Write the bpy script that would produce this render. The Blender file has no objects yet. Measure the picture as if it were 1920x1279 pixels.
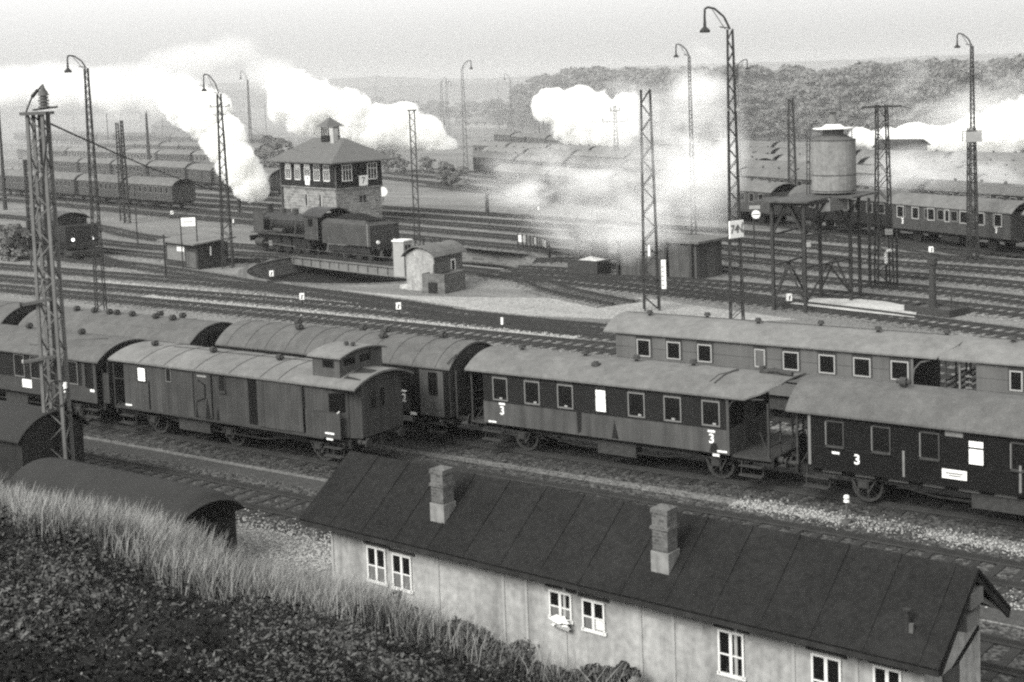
import bpy, math, random
import numpy as np
from mathutils import Vector, Matrix
random.seed(7); np.random.seed(7)
SC = bpy.context.scene
COL = SC.collection
# ------------------------------------------------------------------ camera
FPX, PIT, ROLL, PPY, CAMH, PSI = 2686.659, 0.08487, 0.03723, 385.096, 13.003, 0.62248
TX = np.array([math.cos(PSI), -math.sin(PSI)]); NX = np.array([math.sin(PSI), math.cos(PSI)])
def _axes():
    fw = np.array([0, math.cos(PIT), -math.sin(PIT)]); up = np.array([0, math.sin(PIT), math.cos(PIT)]); rt = np.array([1., 0, 0])
    c, s = math.cos(ROLL), math.sin(ROLL)
    r, u = c*rt - s*up, c*up + s*rt
    M = np.array([[TX[0], TX[1], 0], [NX[0], NX[1], 0], [0, 0, 1]])   # into yard axes: X along the tracks, Y away from the camera
    return M@r, M@u, M@fw
CR, CU, CF = _axes()
CAMP = np.array([0, 0, CAMH])
def _ray(x, y): return (x-960)/FPX*CR + (PPY-y)/FPX*CU + CF
def G(x, y, z=0.0):
    "photo pixel (1920 wide) -> yard point at height z"
    d = _ray(x, y); q = CAMP + d*((z-CAMH)/d[2]); return float(q[0]), float(q[1])
def S(x, y, v):
    "photo pixel -> point on the vertical plane Y=v"
    d = _ray(x, y); q = CAMP + d*(v/d[1]); return float(q[0]), float(q[2])
def AT(x, y, dist):
    "photo pixel -> 3D point at a horizontal distance"
    d = _ray(x, y); q = CAMP + d*(dist/math.hypot(d[0], d[1])); return Vector(q)
def ZH(u, v, y):
    "height above (u,v) that is seen on photo row y"
    lo, hi = -5., 80.
    for _ in range(50):
        m = (lo+hi)/2; d = np.array([u, v, m-CAMH]); yy = PPY-FPX*(d@CU)/(d@CF)
        if yy > y: lo = m
        else: hi = m
    return lo
cam = bpy.data.cameras.new('camera'); camo = bpy.data.objects.new('camera', cam); COL.objects.link(camo)
cam.sensor_width = 36; cam.lens = FPX/1920*36; cam.shift_y = (PPY-639.5)/1920; cam.clip_end = 9000; cam.clip_start = .3
camo.matrix_world = Matrix(((CR[0], CU[0], -CF[0], 0), (CR[1], CU[1], -CF[1], 0), (CR[2], CU[2], -CF[2], CAMH), (0, 0, 0, 1)))
SC.camera = camo
# ------------------------------------------------------------------ light: hazy day, weak low-contrast sun from the left
SUN_EL, SUN_AZ = math.radians(38), math.radians(-170)      # azimuth from +Y (away), negative = to the left
W = bpy.data.worlds.new('World'); SC.world = W; W.use_nodes = True
nt = W.node_tree; nt.nodes.clear()
sky = nt.nodes.new('ShaderNodeTexSky'); sky.sky_type = 'NISHITA'; sky.sun_disc = False
sky.sun_elevation = SUN_EL; sky.sun_rotation = SUN_AZ; sky.dust_density = 6; sky.air_density = 1.0; sky.ozone_density = 1.0
bw = nt.nodes.new('ShaderNodeRGBToBW'); tint = nt.nodes.new('ShaderNodeMix'); tint.data_type = 'RGBA'; tint.blend_type = 'MULTIPLY'; tint.inputs[0].default_value = 1
tint.inputs[7].default_value = (1, .998, .985, 1)
bg = nt.nodes.new('ShaderNodeBackground'); bg.inputs[1].default_value = 0.15
out = nt.nodes.new('ShaderNodeOutputWorld')
nt.links.new(sky.outputs[0], bw.inputs[0]); pw = nt.nodes.new('ShaderNodeMath'); pw.operation = 'POWER'; pw.inputs[1].default_value = .45; nt.links.new(bw.outputs[0], pw.inputs[0]); pm = nt.nodes.new('ShaderNodeMath'); pm.operation = 'MULTIPLY'; pm.inputs[1].default_value = 4.35; nt.links.new(pw.outputs[0], pm.inputs[0]); nt.links.new(pm.outputs[0], tint.inputs[6]); nt.links.new(tint.outputs[2], bg.inputs[0]); nt.links.new(bg.outputs[0], out.inputs[0])
sl = bpy.data.lights.new('sun', 'SUN'); sl.energy = 3.1; sl.angle = math.radians(25); sl.color = (1, .99, .96)
so = bpy.data.objects.new('sun', sl); COL.objects.link(so)
sd = Vector((math.sin(SUN_AZ)*math.cos(SUN_EL), math.cos(SUN_AZ)*math.cos(SUN_EL), math.sin(SUN_EL)))
so.rotation_euler = sd.to_track_quat('Z', 'Y').to_euler()
SC.view_settings.view_transform = 'Standard'; SC.view_settings.look = 'None'; SC.view_settings.gamma = 1; SC.view_settings.exposure = 0.47
SC.cycles.max_bounces = 16; SC.cycles.volume_bounces = 14; SC.cycles.diffuse_bounces = 3; SC.cycles.glossy_bounces = 3; SC.cycles.transparent_max_bounces = 16
SC.cycles.filter_width = 2.3; SC.cycles.sample_clamp_indirect = 4; SC.cycles.volume_step_rate = 1.0; SC.cycles.volume_max_steps = 256
# ------------------------------------------------------------------ materials (a black-and-white photograph: all greys)
MATS = {}
def mat(name, v, rough=.85, var=.3, scale=2.5, fine=0, bump=0., streak=0., metal=0., brick=None, planks=None, stripes=None, ramp=None):
    "procedural grey: v base value, var = patchiness, streak = vertical dirt runs, brick/planks/stripes = pattern sizes"
    if name in MATS: return MATS[name]
    if v < .56: v *= .62
    m = bpy.data.materials.new(name); m.use_nodes = True; n = m.node_tree.nodes; l = m.node_tree.links
    b = n['Principled BSDF']; b.inputs['Roughness'].default_value = rough; b.inputs['Metallic'].default_value = metal
    b.inputs['Specular IOR Level'].default_value = .3 if rough < .6 else .08
    tc = n.new('ShaderNodeTexCoord'); src = tc.outputs['Object']
    def math_(op, a, c):
        q = n.new('ShaderNodeMath'); q.operation = op
        for i, t in enumerate((a, c)):
            if isinstance(t, (int, float)): q.inputs[i].default_value = t
            else: l.new(t, q.inputs[i])
        return q.outputs[0]
    def noise(sc, det=4, mp=None):
        t = n.new('ShaderNodeTexNoise'); t.inputs['Scale'].default_value = sc; t.inputs['Detail'].default_value = det
        if mp:
            k = n.new('ShaderNodeMapping'); k.inputs['Scale'].default_value = mp; l.new(src, k.inputs[0]); l.new(k.outputs[0], t.inputs[0])
        else: l.new(src, t.inputs[0])
        return t.outputs[0]
    def around(t, amt):     # noise about .5 -> factor about 1
        return math_('ADD', math_('MULTIPLY', math_('SUBTRACT', t, .5), amt*2.6), 1.0)
    f = around(noise(scale), var)
    hgt = noise(scale*8, 6)
    if fine: f = math_('MULTIPLY', f, around(noise(fine, 8), var*1.2))
    if streak: f = math_('MULTIPLY', f, around(noise(1.0, 5, (3.2, 3.2, .25)), streak))
    if planks:
        ax, w = planks
        sx = n.new('ShaderNodeSeparateXYZ'); l.new(src, sx.inputs[0])
        q = math_('FRACT', math_('DIVIDE', sx.outputs[ax], w), 0)
        f = math_('MULTIPLY', f, math_('ADD', math_('MULTIPLY', math_('GREATER_THAN', q, .09), .45), .55))
    if stripes:
        ax, w, dk = stripes
        sx = n.new('ShaderNodeSeparateXYZ'); l.new(src, sx.inputs[0])
        q = math_('FRACT', math_('DIVIDE', sx.outputs[ax], w), 0)
        f = math_('MULTIPLY', f, math_('ADD', math_('MULTIPLY', math_('GREATER_THAN', q, .05), 1-dk), dk))
    if brick:
        bt = n.new('ShaderNodeTexBrick'); k = n.new('ShaderNodeCombineXYZ'); sx = n.new('ShaderNodeSeparateXYZ'); l.new(src, sx.inputs[0])
        l.new(math_('ADD', sx.outputs[0], sx.outputs[1]), k.inputs[0]); l.new(sx.outputs[2], k.inputs[1]); l.new(k.outputs[0], bt.inputs[0])
        bt.inputs['Color1'].default_value = (1.25, 1.25, 1.25, 1); bt.inputs['Color2'].default_value = (.65, .65, .65, 1); bt.inputs['Mortar'].default_value = (1.35, 1.35, 1.35, 1)
        bt.inputs['Scale'].default_value = 1; bt.inputs['Brick Width'].default_value = brick[0]; bt.inputs['Row Height'].default_value = brick[1]; bt.inputs['Mortar Size'].default_value = brick[1]*.1
        g = n.new('ShaderNodeRGBToBW'); l.new(bt.outputs[0], g.inputs[0]); f = math_('MULTIPLY', f, g.outputs[0])
    val = math_('MULTIPLY', f, v)
    val = math_('MAXIMUM', val, .004)
    c = n.new('ShaderNodeCombineColor'); l.new(val, c.inputs[0]); l.new(val, c.inputs[1]); l.new(math_('MULTIPLY', val, .97), c.inputs[2])
    l.new(c.outputs[0], b.inputs['Base Color'])
    if bump:
        bp = n.new('ShaderNodeBump'); bp.inputs['Strength'].default_value = bump; bp.inputs['Distance'].default_value = .05
        l.new(hgt, bp.inputs['Height']); l.new(bp.outputs[0], b.inputs['Normal'])
    MATS[name] = m; return m
# ------------------------------------------------------------------ mesh builder
class MB:
    def __init__(s): s.V = []; s.F = []; s.M = []
    def add(s, vs, fs, m=0):
        k = len(s.V); s.V += [tuple(v) for v in vs]; s.F += [tuple(i+k for i in f) for f in fs]; s.M += [m]*len(fs); return s
    def box(s, x0, x1, y0, y1, z0, z1, m=0):
        return s.add([(x0, y0, z0), (x1, y0, z0), (x1, y1, z0), (x0, y1, z0), (x0, y0, z1), (x1, y0, z1), (x1, y1, z1), (x0, y1, z1)],
                     [(0, 3, 2, 1), (4, 5, 6, 7), (0, 1, 5, 4), (1, 2, 6, 5), (2, 3, 7, 6), (3, 0, 4, 7)], m)
    def cyl(s, p, q, r0, r1=None, n=10, m=0, caps=True):
        r1 = r0 if r1 is None else r1; p = Vector(p); q = Vector(q); d = (q-p).normalized()
        a = d.orthogonal().normalized(); b = d.cross(a); vs = []
        for c, r in ((p, r0), (q, r1)):
            for i in range(n):
                t = 2*math.pi*i/n; vs.append(c + (a*math.cos(t)+b*math.sin(t))*r)
        fs = [(i, (i+1) % n, n+(i+1) % n, n+i) for i in range(n)]
        if caps: fs += [tuple(range(n-1, -1, -1)), tuple(range(n, 2*n))]
        return s.add(vs, fs, m)
    def bar(s, p, q, w, h=None, m=0):
        h = w if h is None else h; p = Vector(p); q = Vector(q); d = (q-p).normalized()
        a = d.cross(Vector((0, 0, 1)))
        if a.length < .05: a = Vector((1, 0, 0))
        a.normalize(); b = a.cross(d).normalized(); a *= w/2; b *= h/2
        vs = [p-a-b, p+a-b, p+a+b, p-a+b, q-a-b, q+a-b, q+a+b, q-a+b]
        return s.add(vs, [(0, 1, 2, 3), (7, 6, 5, 4), (0, 4, 5, 1), (1, 5, 6, 2), (2, 6, 7, 3), (3, 7, 4, 0)], m)
    def prism(s, prof, x0, x1, m=0, ax=0):
        "profile of (y,z) extruded along x (ax=0) or (x,z) along y (ax=1)"
        n = len(prof)
        f = (lambda a, b, c: (c, a, b)) if ax == 0 else (lambda a, b, c: (a, c, b))
        vs = [f(a, b, x0) for a, b in prof] + [f(a, b, x1) for a, b in prof]
        fs = [(i, (i+1) % n, n+(i+1) % n, n+i) for i in range(n)] + [tuple(range(n-1, -1, -1)), tuple(range(n, 2*n))]
        return s.add(vs, fs, m)
    def tube(s, pts, r, n=6, m=0):
        for a, b in zip(pts[:-1], pts[1:]): s.cyl(a, b, r, n=n, m=m)
        return s
    def build(s, name, mats, parent=None, loc=None, smooth=False, rz=None):
        me = bpy.data.meshes.new(name); me.from_pydata(s.V, [], s.F)
        for mm in (mats if isinstance(mats, (list, tuple)) else [mats]): me.materials.append(mm)
        me.polygons.foreach_set('material_index', s.M)
        if smooth: me.polygons.foreach_set('use_smooth', [True]*len(s.F))
        me.update(); o = bpy.data.objects.new(name, me); COL.objects.link(o)
        if parent: o.parent = parent
        if loc is not None: o.location = loc
        if rz is not None: o.rotation_euler.z = rz
        return o
def tag(o, label=None, cat=None, group=None, kind=None):
    if label: o['label'] = label
    if cat: o['category'] = cat
    if group: o['group'] = group
    if kind: o['kind'] = kind
    return o
def thing(name, label, cat, loc=(0, 0, 0), rz=0., group=None):
    o = bpy.data.objects.new(name, None); COL.objects.link(o); o.location = loc; o.rotation_euler.z = rz
    o.empty_display_size = .3
    return tag(o, label, cat, group)
def dup(root, loc, rz, label, scale=None, group=None):
    KIDS = {}
    for o in bpy.data.objects:
        if o.parent: KIDS.setdefault(o.parent.name, []).append(o)
    def cp(o, par):
        c = o.copy(); COL.objects.link(c); c.parent = par
        for k in KIDS.get(o.name, []): cp(k, c)
        return c
    r = cp(root, None); r.location = loc; r.rotation_euler.z = rz; r['label'] = label
    if group: r['group'] = group
    if scale: r.scale = scale
    return r
def text_mesh(s, size, depth=.01):
    cu = bpy.data.curves.new('t', 'FONT'); cu.body = s; cu.size = size; cu.extrude = depth; cu.align_x = 'CENTER'; cu.align_y = 'CENTER'; cu.offset = size*.02
    o = bpy.data.objects.new('t', cu); COL.objects.link(o); bpy.context.view_layer.update()
    me = bpy.data.meshes.new_from_object(o.evaluated_get(bpy.context.evaluated_depsgraph_get()))
    bpy.data.objects.remove(o); return me
def text(name, s, size, m, parent, loc, rot, depth=.008):
    me = text_mesh(s, size, depth); me.materials.clear(); me.materials.append(m)
    o = bpy.data.objects.new(name, me); COL.objects.link(o); o.parent = parent; o.location = loc; o.rotation_euler = rot; return o
# ------------------------------------------------------------------ palette
M_BAL = None
def ground_mat(name, base, stone, var):
    m = bpy.data.materials.new(name); m.use_nodes = True; n = m.node_tree.nodes; l = m.node_tree.links; b = n['Principled BSDF']; b.inputs['Roughness'].default_value = .95
    b.inputs['Specular IOR Level'].default_value = .1
    tc = n.new('ShaderNodeTexCoord')
    def ns(sc, det, mp=(1, 1, 1)):
        k = n.new('ShaderNodeMapping'); k.inputs['Scale'].default_value = mp; l.new(tc.outputs['Object'], k.inputs[0])
        t = n.new('ShaderNodeTexNoise'); t.inputs['Scale'].default_value = sc; t.inputs['Detail'].default_value = det; l.new(k.outputs[0], t.inputs[0]); return t.outputs[0]
    def rmp(s, a, b_, lo, hi):
        r = n.new('ShaderNodeMapRange'); r.inputs[1].default_value = a; r.inputs[2].default_value = b_; r.inputs[3].default_value = lo; r.inputs[4].default_value = hi; l.new(s, r.inputs[0]); return r.outputs[0]
    def mul(a, b_):
        q = n.new('ShaderNodeMath'); q.operation = 'MULTIPLY'; l.new(a, q.inputs[0])
        if isinstance(b_, float): q.inputs[1].default_value = b_
        else: l.new(b_, q.inputs[1])
        return q.outputs[0]
    f = mul(mul(rmp(ns(.05, 3, (.35, 1, 1)), .3, .7, 1-var, 1+var), rmp(ns(.4, 5, (.25, 1, 1)), .3, .7, 1-var*.8, 1+var*.8)), rmp(ns(9, 3), .35, .65, 1-stone, 1+stone))
    vo = n.new('ShaderNodeTexVoronoi'); vo.inputs['Scale'].default_value = 11; l.new(tc.outputs['Object'], vo.inputs[0])
    bwn = n.new('ShaderNodeRGBToBW'); l.new(vo.outputs['Color'], bwn.inputs[0])
    f = mul(f, rmp(bwn.outputs[0], .2, .8, 1-stone, 1+stone*1.3))
    v = mul(f, base*.66); c = n.new('ShaderNodeCombineColor'); l.new(v, c.inputs[0]); l.new(v, c.inputs[1]); l.new(mul(v, .97), c.inputs[2]); l.new(c.outputs[0], b.inputs['Base Color'])
    bp = n.new('ShaderNodeBump'); bp.inputs['Strength'].default_value = .6; bp.inputs['Distance'].default_value = .04; l.new(bwn.outputs[0], bp.inputs['Height']); l.new(bp.outputs[0], b.inputs['Normal'])
    return m
M_GROUND = ground_mat('yard_cinder', .19, .22, .28)
M_BALLAST = ground_mat('ballast_stone', .15, .55, .25)
M_BALLAST_DARK = ground_mat('ballast_oily', .062, .55, .3)
M_BALLAST_PALE = ground_mat('ballast_pale', .36, .6, .2)
M_RAIL = mat('rail_steel', .045, rough=.8, var=.3)
M_SLEEPER = mat('sleeper_wood', .05, var=.35, scale=1.5, fine=14)
GZ = -.2
TT = G(733, 489); TTR = 10.8
def rim(n): return [(TT[0]+TTR*math.cos(2*math.pi*i/n), TT[1]+TTR*math.sin(2*math.pi*i/n)) for i in range(n)]
# ground: one sheet to the horizon with the round hole of the turntable pit
mb = MB(); N = 96; ins = rim(N); R2 = 4500
mid = [(TT[0]+60*math.cos(2*math.pi*i/N), TT[1]+60*math.sin(2*math.pi*i/N)) for i in range(N)]
far = [(TT[0]+R2*math.cos(2*math.pi*i/N), TT[1]+R2*math.sin(2*math.pi*i/N)) for i in range(N)]
mb.add([(x, y, GZ) for x, y in ins+mid+far], [(i, N+i, N+(i+1) % N, (i+1) % N) for i in range(N)]+[(N+i, 2*N+i, 2*N+(i+1) % N, N+(i+1) % N) for i in range(N)])
tag(mb.build('ground', M_GROUND), kind='structure')
# ------------------------------------------------------------------ tracks
def smooth_line(pts, step=2.0):
    out = []
    for i in range(len(pts)-1):
        p0 = pts[max(i-1, 0)]; p1 = pts[i]; p2 = pts[i+1]; p3 = pts[min(i+2, len(pts)-1)]
        n = max(1, int(math.dist(p1, p2)/step))
        for k in range(n):
            t = k/n
            out.append(tuple(.5*((2*p1[j]) + (p2[j]-p0[j])*t + (2*p0[j]-5*p1[j]+4*p2[j]-p3[j])*t*t + (3*p1[j]-p0[j]-3*p2[j]+p3[j])*t**3) for j in (0, 1)))
    out.append(tuple(pts[-1])); return out
def normals(L):
    ns = []
    for i in range(len(L)):
        a = L[max(i-1, 0)]; b = L[min(i+1, len(L)-1)]; d = math.dist(a, b); ns.append((-(b[1]-a[1])/d, (b[0]-a[0])/d))
    return ns
def offset_line(L, d):
    return [(p[0]+n[0]*d, p[1]+n[1]*d) for p, n in zip(L, normals(L))]
def strip(mb, L, a, b, za, zb=None, m=0):
    zb = za if zb is None else zb; ns = normals(L); k = len(mb.V)
    for p, n in zip(L, ns): mb.V += [(p[0]+n[0]*a, p[1]+n[1]*a, za), (p[0]+n[0]*b, p[1]+n[1]*b, zb)]
    for i in range(len(L)-1): mb.F.append((k+2*i, k+2*i+2, k+2*i+3, k+2*i+1)); mb.M.append(m)
def railprof(mb, L, off):
    for a, b, z0, z1 in ((-.036, .036, 0, 0), (-.036, -.036, 0, -.14), (.036, .036, -.14, 0), (-.07, -.036, -.14, -.10), (.036, .07, -.10, -.14)): strip(mb, L, off+a, off+b, z0, z1)
TRK = 0
def track(pts, zoff=0., ballast=None, wide=1.75, sleepers=True, step=2.):
    "one running line: sleepers and ballast with two rails as parts"
    global TRK; TRK += 1; dz = (TRK % 5)*.003
    L = smooth_line(pts, step); o = None
    mb = MB()
    if sleepers:
        tot = 0; acc = 0.; nxt = 0.
        for i in range(len(L)-1):
            a, b = L[i], L[i+1]; d = math.dist(a, b); ux, uy = (b[0]-a[0])/d, (b[1]-a[1])/d
            while nxt < acc+d:
                t = nxt-acc; cx, cy = a[0]+ux*t, a[1]+uy*t; h = 1.3+random.uniform(-.06, .06); w = .12; tw = random.uniform(-.02, .02); vx, vy = -uy+tw*ux, ux+tw*uy
                z1 = -.145+random.uniform(-.012, .006); P = []
                for z in (z1-.1, z1):
                    for sx, sy in ((-1, -1), (1, -1), (1, 1), (-1, 1)): P.append((cx+ux*w*sx+vx*h*sy, cy+uy*w*sx+vy*h*sy, z+zoff))
                mb.add(P, [(4, 5, 6, 7), (0, 1, 5, 4), (1, 2, 6, 5), (2, 3, 7, 6), (3, 0, 4, 7)]); nxt += .65 if d < 1e9 else 1
            acc += d
    bal = MB(); strip(bal, L, -wide, wide, GZ+.022+dz+zoff); strip(bal, L, -wide-.35, -wide, GZ-.01, GZ+.022+dz+zoff); strip(bal, L, wide, wide+.35, GZ+.022+dz+zoff, GZ-.01)
    root = tag(bal.build('railway_track', ballast or M_BALLAST), kind='structure')
    if sleepers: mb.build('sleepers', M_SLEEPER, root)
    for s in (-.7175-.036, .7175+.036):
        r = MB(); railprof(r, L, s); r.build('rail', M_RAIL, root)
    return L
BD = M_BALLAST_DARK
V1, V3, V4, V5 = 32.1, 37.1, 41.55, 50.0
track([(-140, 33.4), (-70, 32.3), (-40, 32.1), (-20, 31.7), (-5, 31.0), (12, 29.3)], ballast=BD)
track([(-140, 38.2), (-70, 37.3), (-40, 37.1), (-20, 36.9), (0, 36.0), (14, 34.6)], ballast=BD)
track([(-140, V4), (-20, V4), (-8, 41.4), (14, 40.3)], ballast=BD)
track([(-30, 46.2), (-15, 45.9), (14, 44)], ballast=BD)
track([(-75, 54.6), (-55, 52), (-36, 50.2), (-20, V5), (14, 49.6)])
ta = track([(-190, 63), (-140, 61.8), (-67, 60.3), (-37, 59.1), (14, 57.5)])
tb = track([(-190, 66), (-140, 65.4), (-90, 64.2), (-60, 63.9), (-37, 62.2), (14, 59.8)])
tc_ = track([(-190, 70.5), (-140, 69.4), (-75, 68.4), (-57, 65.8), (-46, 63.4), (-37, 62.2)], zoff=.002)
td = track([(-53, 64.9), (-48, 64.2), (-40, 63.7), (-30, 64.6), (-14, 66), (14, 66)], zoff=.003)
te = track([(-55, 78.6), (-42, 76.2), (-31, 73.9), (-20, 70.6), (14, 61.5)])
tf = track([(-57.8, 79.5), (-44.5, 80.8), (-31, 78.6), (-22, 76.6), (0, 70), (14, 65)])
BL = [G(*q) for q in ((0, 372), (300, 400), (640, 430), (820, 447), (1040, 468), (1280, 493), (1510, 520), (1700, 535), (1919, 560))]
BL = [(-240, 131)] + BL + [(-12, 75), (0, 68)]
BLs = smooth_line(BL, 2)
def family(base, d, lo=-1e9, hi=1e9, **k):
    L = [p for p in offset_line(base, d) if lo < p[0] < hi]
    return track(L[::3]+[L[-1]], **k)
for d in (0, 4.6, 9.0, 13.2, 17.6): family(BLs, d)
QL = [(-150, 166), (-120, 151), (-90, 136), (-61.8, 120.6), (-53, 115.0), (-40, 108.8), (-28, 101.8), (-10, 90.5)]
QLs = smooth_line(QL, 2)
for d in (0, 5.2, 10, 14.5): family(QLs, d)
# roads to the left of the turntable, curving in from the left
rimp = lambda a, r=TTR: (TT[0]+r*math.cos(math.radians(a)), TT[1]+r*math.sin(math.radians(a)))
track([(-190, 79), (-140, 77.2), (-98, 74.4), (-84, 72.2), (-72, 69.2), (-60, 66.9), (-52, 65)], zoff=.004)
for a, pts in ((167, [(-190, 108), (-130, 97), (-105, 88.5)]), (180, [(-190, 101), (-135, 91.5), (-105, 84)]), (194, [(-190, 90), (-140, 84.5), (-105, 80.2)])):
    track(pts+[rimp(a, TTR+6), rimp(a, TTR+.3)], zoff=.005)
track([(-190, 95), (-140, 88), (-110, 82), (-98, 76), (-90, 73)], zoff=.006)
for a, pts in ((-14, [(-50, 74.6), (-43.5, 71.5)]), (2, [(-50, 79.8), (-40, 77), (-34, 75)]), (24, [(-54, 85.5), (-46, 87.4)])):
    track([rimp(a, TTR+.3), rimp(a, TTR+5)]+pts, zoff=.005)
# pale trodden ballast and paths between the near tracks
def patch(pts, m, dz, name='path'):
    mb = MB(); mb.add([(x, y, GZ+dz) for x, y in pts], [tuple(range(len(pts)))]); return tag(mb.build(name, m), kind='structure')
M_PATH = ground_mat('cinder_path', .072, .12, .15)
M_CONC = mat('concrete_pale', .55, var=.35, scale=.8, fine=6)
patch([(-90, 34.3), (10, 33.2), (12, 33.9), (-20, 34.7), (-90, 35.0)], M_PATH, .012)
patch([(-52, 52), (-10, 52.2), (0, 56), (-36, 56.5), (-60, 57.5)], M_GROUND, .010)
M_PALEG = ground_mat('pale_gravel', .33, .25, .22)
patch([(-75, 70.0), (-62, 67.3), (-53, 65.9), (-46, 66.0), (-36, 67.5), (-32, 70.6), (-44, 74.2), (-50, 71.6), (-58, 69.3), (-66, 69.8)], M_PALEG, .011)
# loose pale stones: dense bright bands beside the near rails
def stones(name, L, a, b, n, m, s0=.018, s1=.05, zz=0.0):
    P = []; mb = MB(); tot = len(L)-1
    for i in range(n):
        k = random.randrange(tot); t = random.random(); p, q = L[k], L[k+1]; c = random.gauss(0, .3)+.5
        o = a+(b-a)*c; d = math.dist(p, q); nx, ny = -(q[1]-p[1])/d, (q[0]-p[0])/d
        x, y = p[0]+(q[0]-p[0])*t+nx*o, p[1]+(q[1]-p[1])*t+ny*o; r = random.uniform(s0, s1); an = random.random()*3
        ca, sa = math.cos(an)*r, math.sin(an)*r; h = r*random.uniform(.5, 1.0); z = GZ+.02+zz
        mb.add([(x+ca, y+sa, z), (x-sa, y+ca, z), (x-ca*.8, y-sa*.8, z), (x+sa, y-ca, z), (x+ca*.2, y+sa*.1, z+h)], [(0, 1, 4), (1, 2, 4), (2, 3, 4), (3, 0, 4)])
    return tag(mb.build(name, m), kind='stuff', label='pale ballast stones scattered beside the rails', cat='stones')
M_STONE = mat('stone_pale', .42, var=.5, scale=9)
M_STONE_MID = mat('stone_mid', .13, var=.5, scale=9)
stones('ballast_stones', smooth_line([(-45, 33.9), (10, 32.6)], 1), -.5, .4, 2500, M_STONE_MID)
stones('ballast_stones', smooth_line([(-26, 36.3), (-18, 35.5), (-6, 34.6), (2, 34.0)], 1), -.5, .8, 4200, M_STONE)
stones('ballast_stones', smooth_line([(-45, 36.2), (-5, 35.9)], 1), -.8, .6, 3500, M_STONE_MID)
stones('ballast_stones', smooth_line([(-20, 39.2), (-8, 38.6)], 1), -.6, .6, 2500, M_STONE)
stones('ballast_stones', smooth_line([(-60, 39.5), (-10, 39.4)], 1), -1.2, 1.2, 3500, M_STONE_MID)
stones('ballast_stones', smooth_line([(-35, 29.5), (-27.0, 29.3)], 1), -1.6, 1.2, 4500, M_STONE)
stones('ballast_stones', smooth_line([(-75, 62.2), (-40, 60.8)], 1), -.6, .6, 2500, M_STONE, .05, .1)
stones('ballast_stones', smooth_line([(-85, 65.9), (-55, 64.9)], 1), -.5, .5, 1800, M_STONE, .05, .1)
# ------------------------------------------------------------------ rolling stock
M_ROOF = mat('roof_canvas_grey', .175, var=.25, scale=.8, fine=20, streak=.3, rough=.9)
M_ROOF_B = mat('roof_sheet_mid', .13, var=.28, scale=.7, fine=20, streak=.3, rough=.8)
M_ROOF_L = mat('roof_sheet_pale', .21, var=.25, scale=.8, fine=20, streak=.25, rough=.8)
M_ROOF_D = mat('roof_felt_dark', .042, var=.18, scale=1.2, fine=24)
M_UPPER = mat('paint_upper_dark', .022, rough=.62, var=.2)
M_LOWER = mat('paint_lower_grey', .095, rough=.65, var=.25, scale=1.5, streak=.6)
M_DARK = mat('paint_black_green', .011, rough=.65, var=.25, streak=.2)
M_VAN = mat('van_paint_dusty', .078, rough=.75, var=.25, scale=1.3, streak=.5, planks=(0, .17))
M_A = mat('coach_paint_mid', .07, rough=.6, var=.2, streak=.3)
M_C = mat('coach_paint_pale', .145, rough=.6, var=.22, scale=1, streak=.25)
M_GLASS = mat('window_glass_dark', .012, rough=.12, var=.3)
M_BLIND = mat('window_blind_white', .84, rough=.6, var=.03)
M_FRAME = mat('window_frame_wood', .22, rough=.6, var=.25)
M_FRAME_L = mat('window_frame_pale', .42, rough=.6, var=.15)
M_UNDER = mat('underframe_soot', .030, rough=.8, var=.4, scale=4)
M_UNDER2 = mat('wheel_dusty', .06, rough=.8, var=.4, scale=6)
M_VENT = mat('ventilator_soot', .07, var=.4, scale=8)
M_WHITE = mat('lettering_white', .74, rough=.6, var=.05)
M_INK = mat('lettering_black', .02, rough=.6)
M_INK_GREY = mat('lettering_faded', .22, rough=.6)
M_BLACKGAP = mat('gangway_black', .012, rough=.9)
def arc(hw, ze, zt, n=14, flat=2.0):
    "roof section points from (-hw,ze) over (0,zt) to (hw,ze); flat>2 squarer shoulders"
    return [(-hw*math.cos(math.pi*i/n), ze+(zt-ze)*math.sin(math.pi*i/n)**(2/flat)) if flat != 1 else (0, 0) for i in range(n+1)]
def seg_arc(hw, ze, zt, n=14):
    "circular segment"
    s = zt-ze; R = (hw*hw+s*s)/(2*s); a0 = math.asin(min(1, hw/R))
    return [(R*math.sin(-a0+2*a0*i/n), zt-R+R*math.cos(-a0+2*a0*i/n)) for i in range(n+1)]
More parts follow.
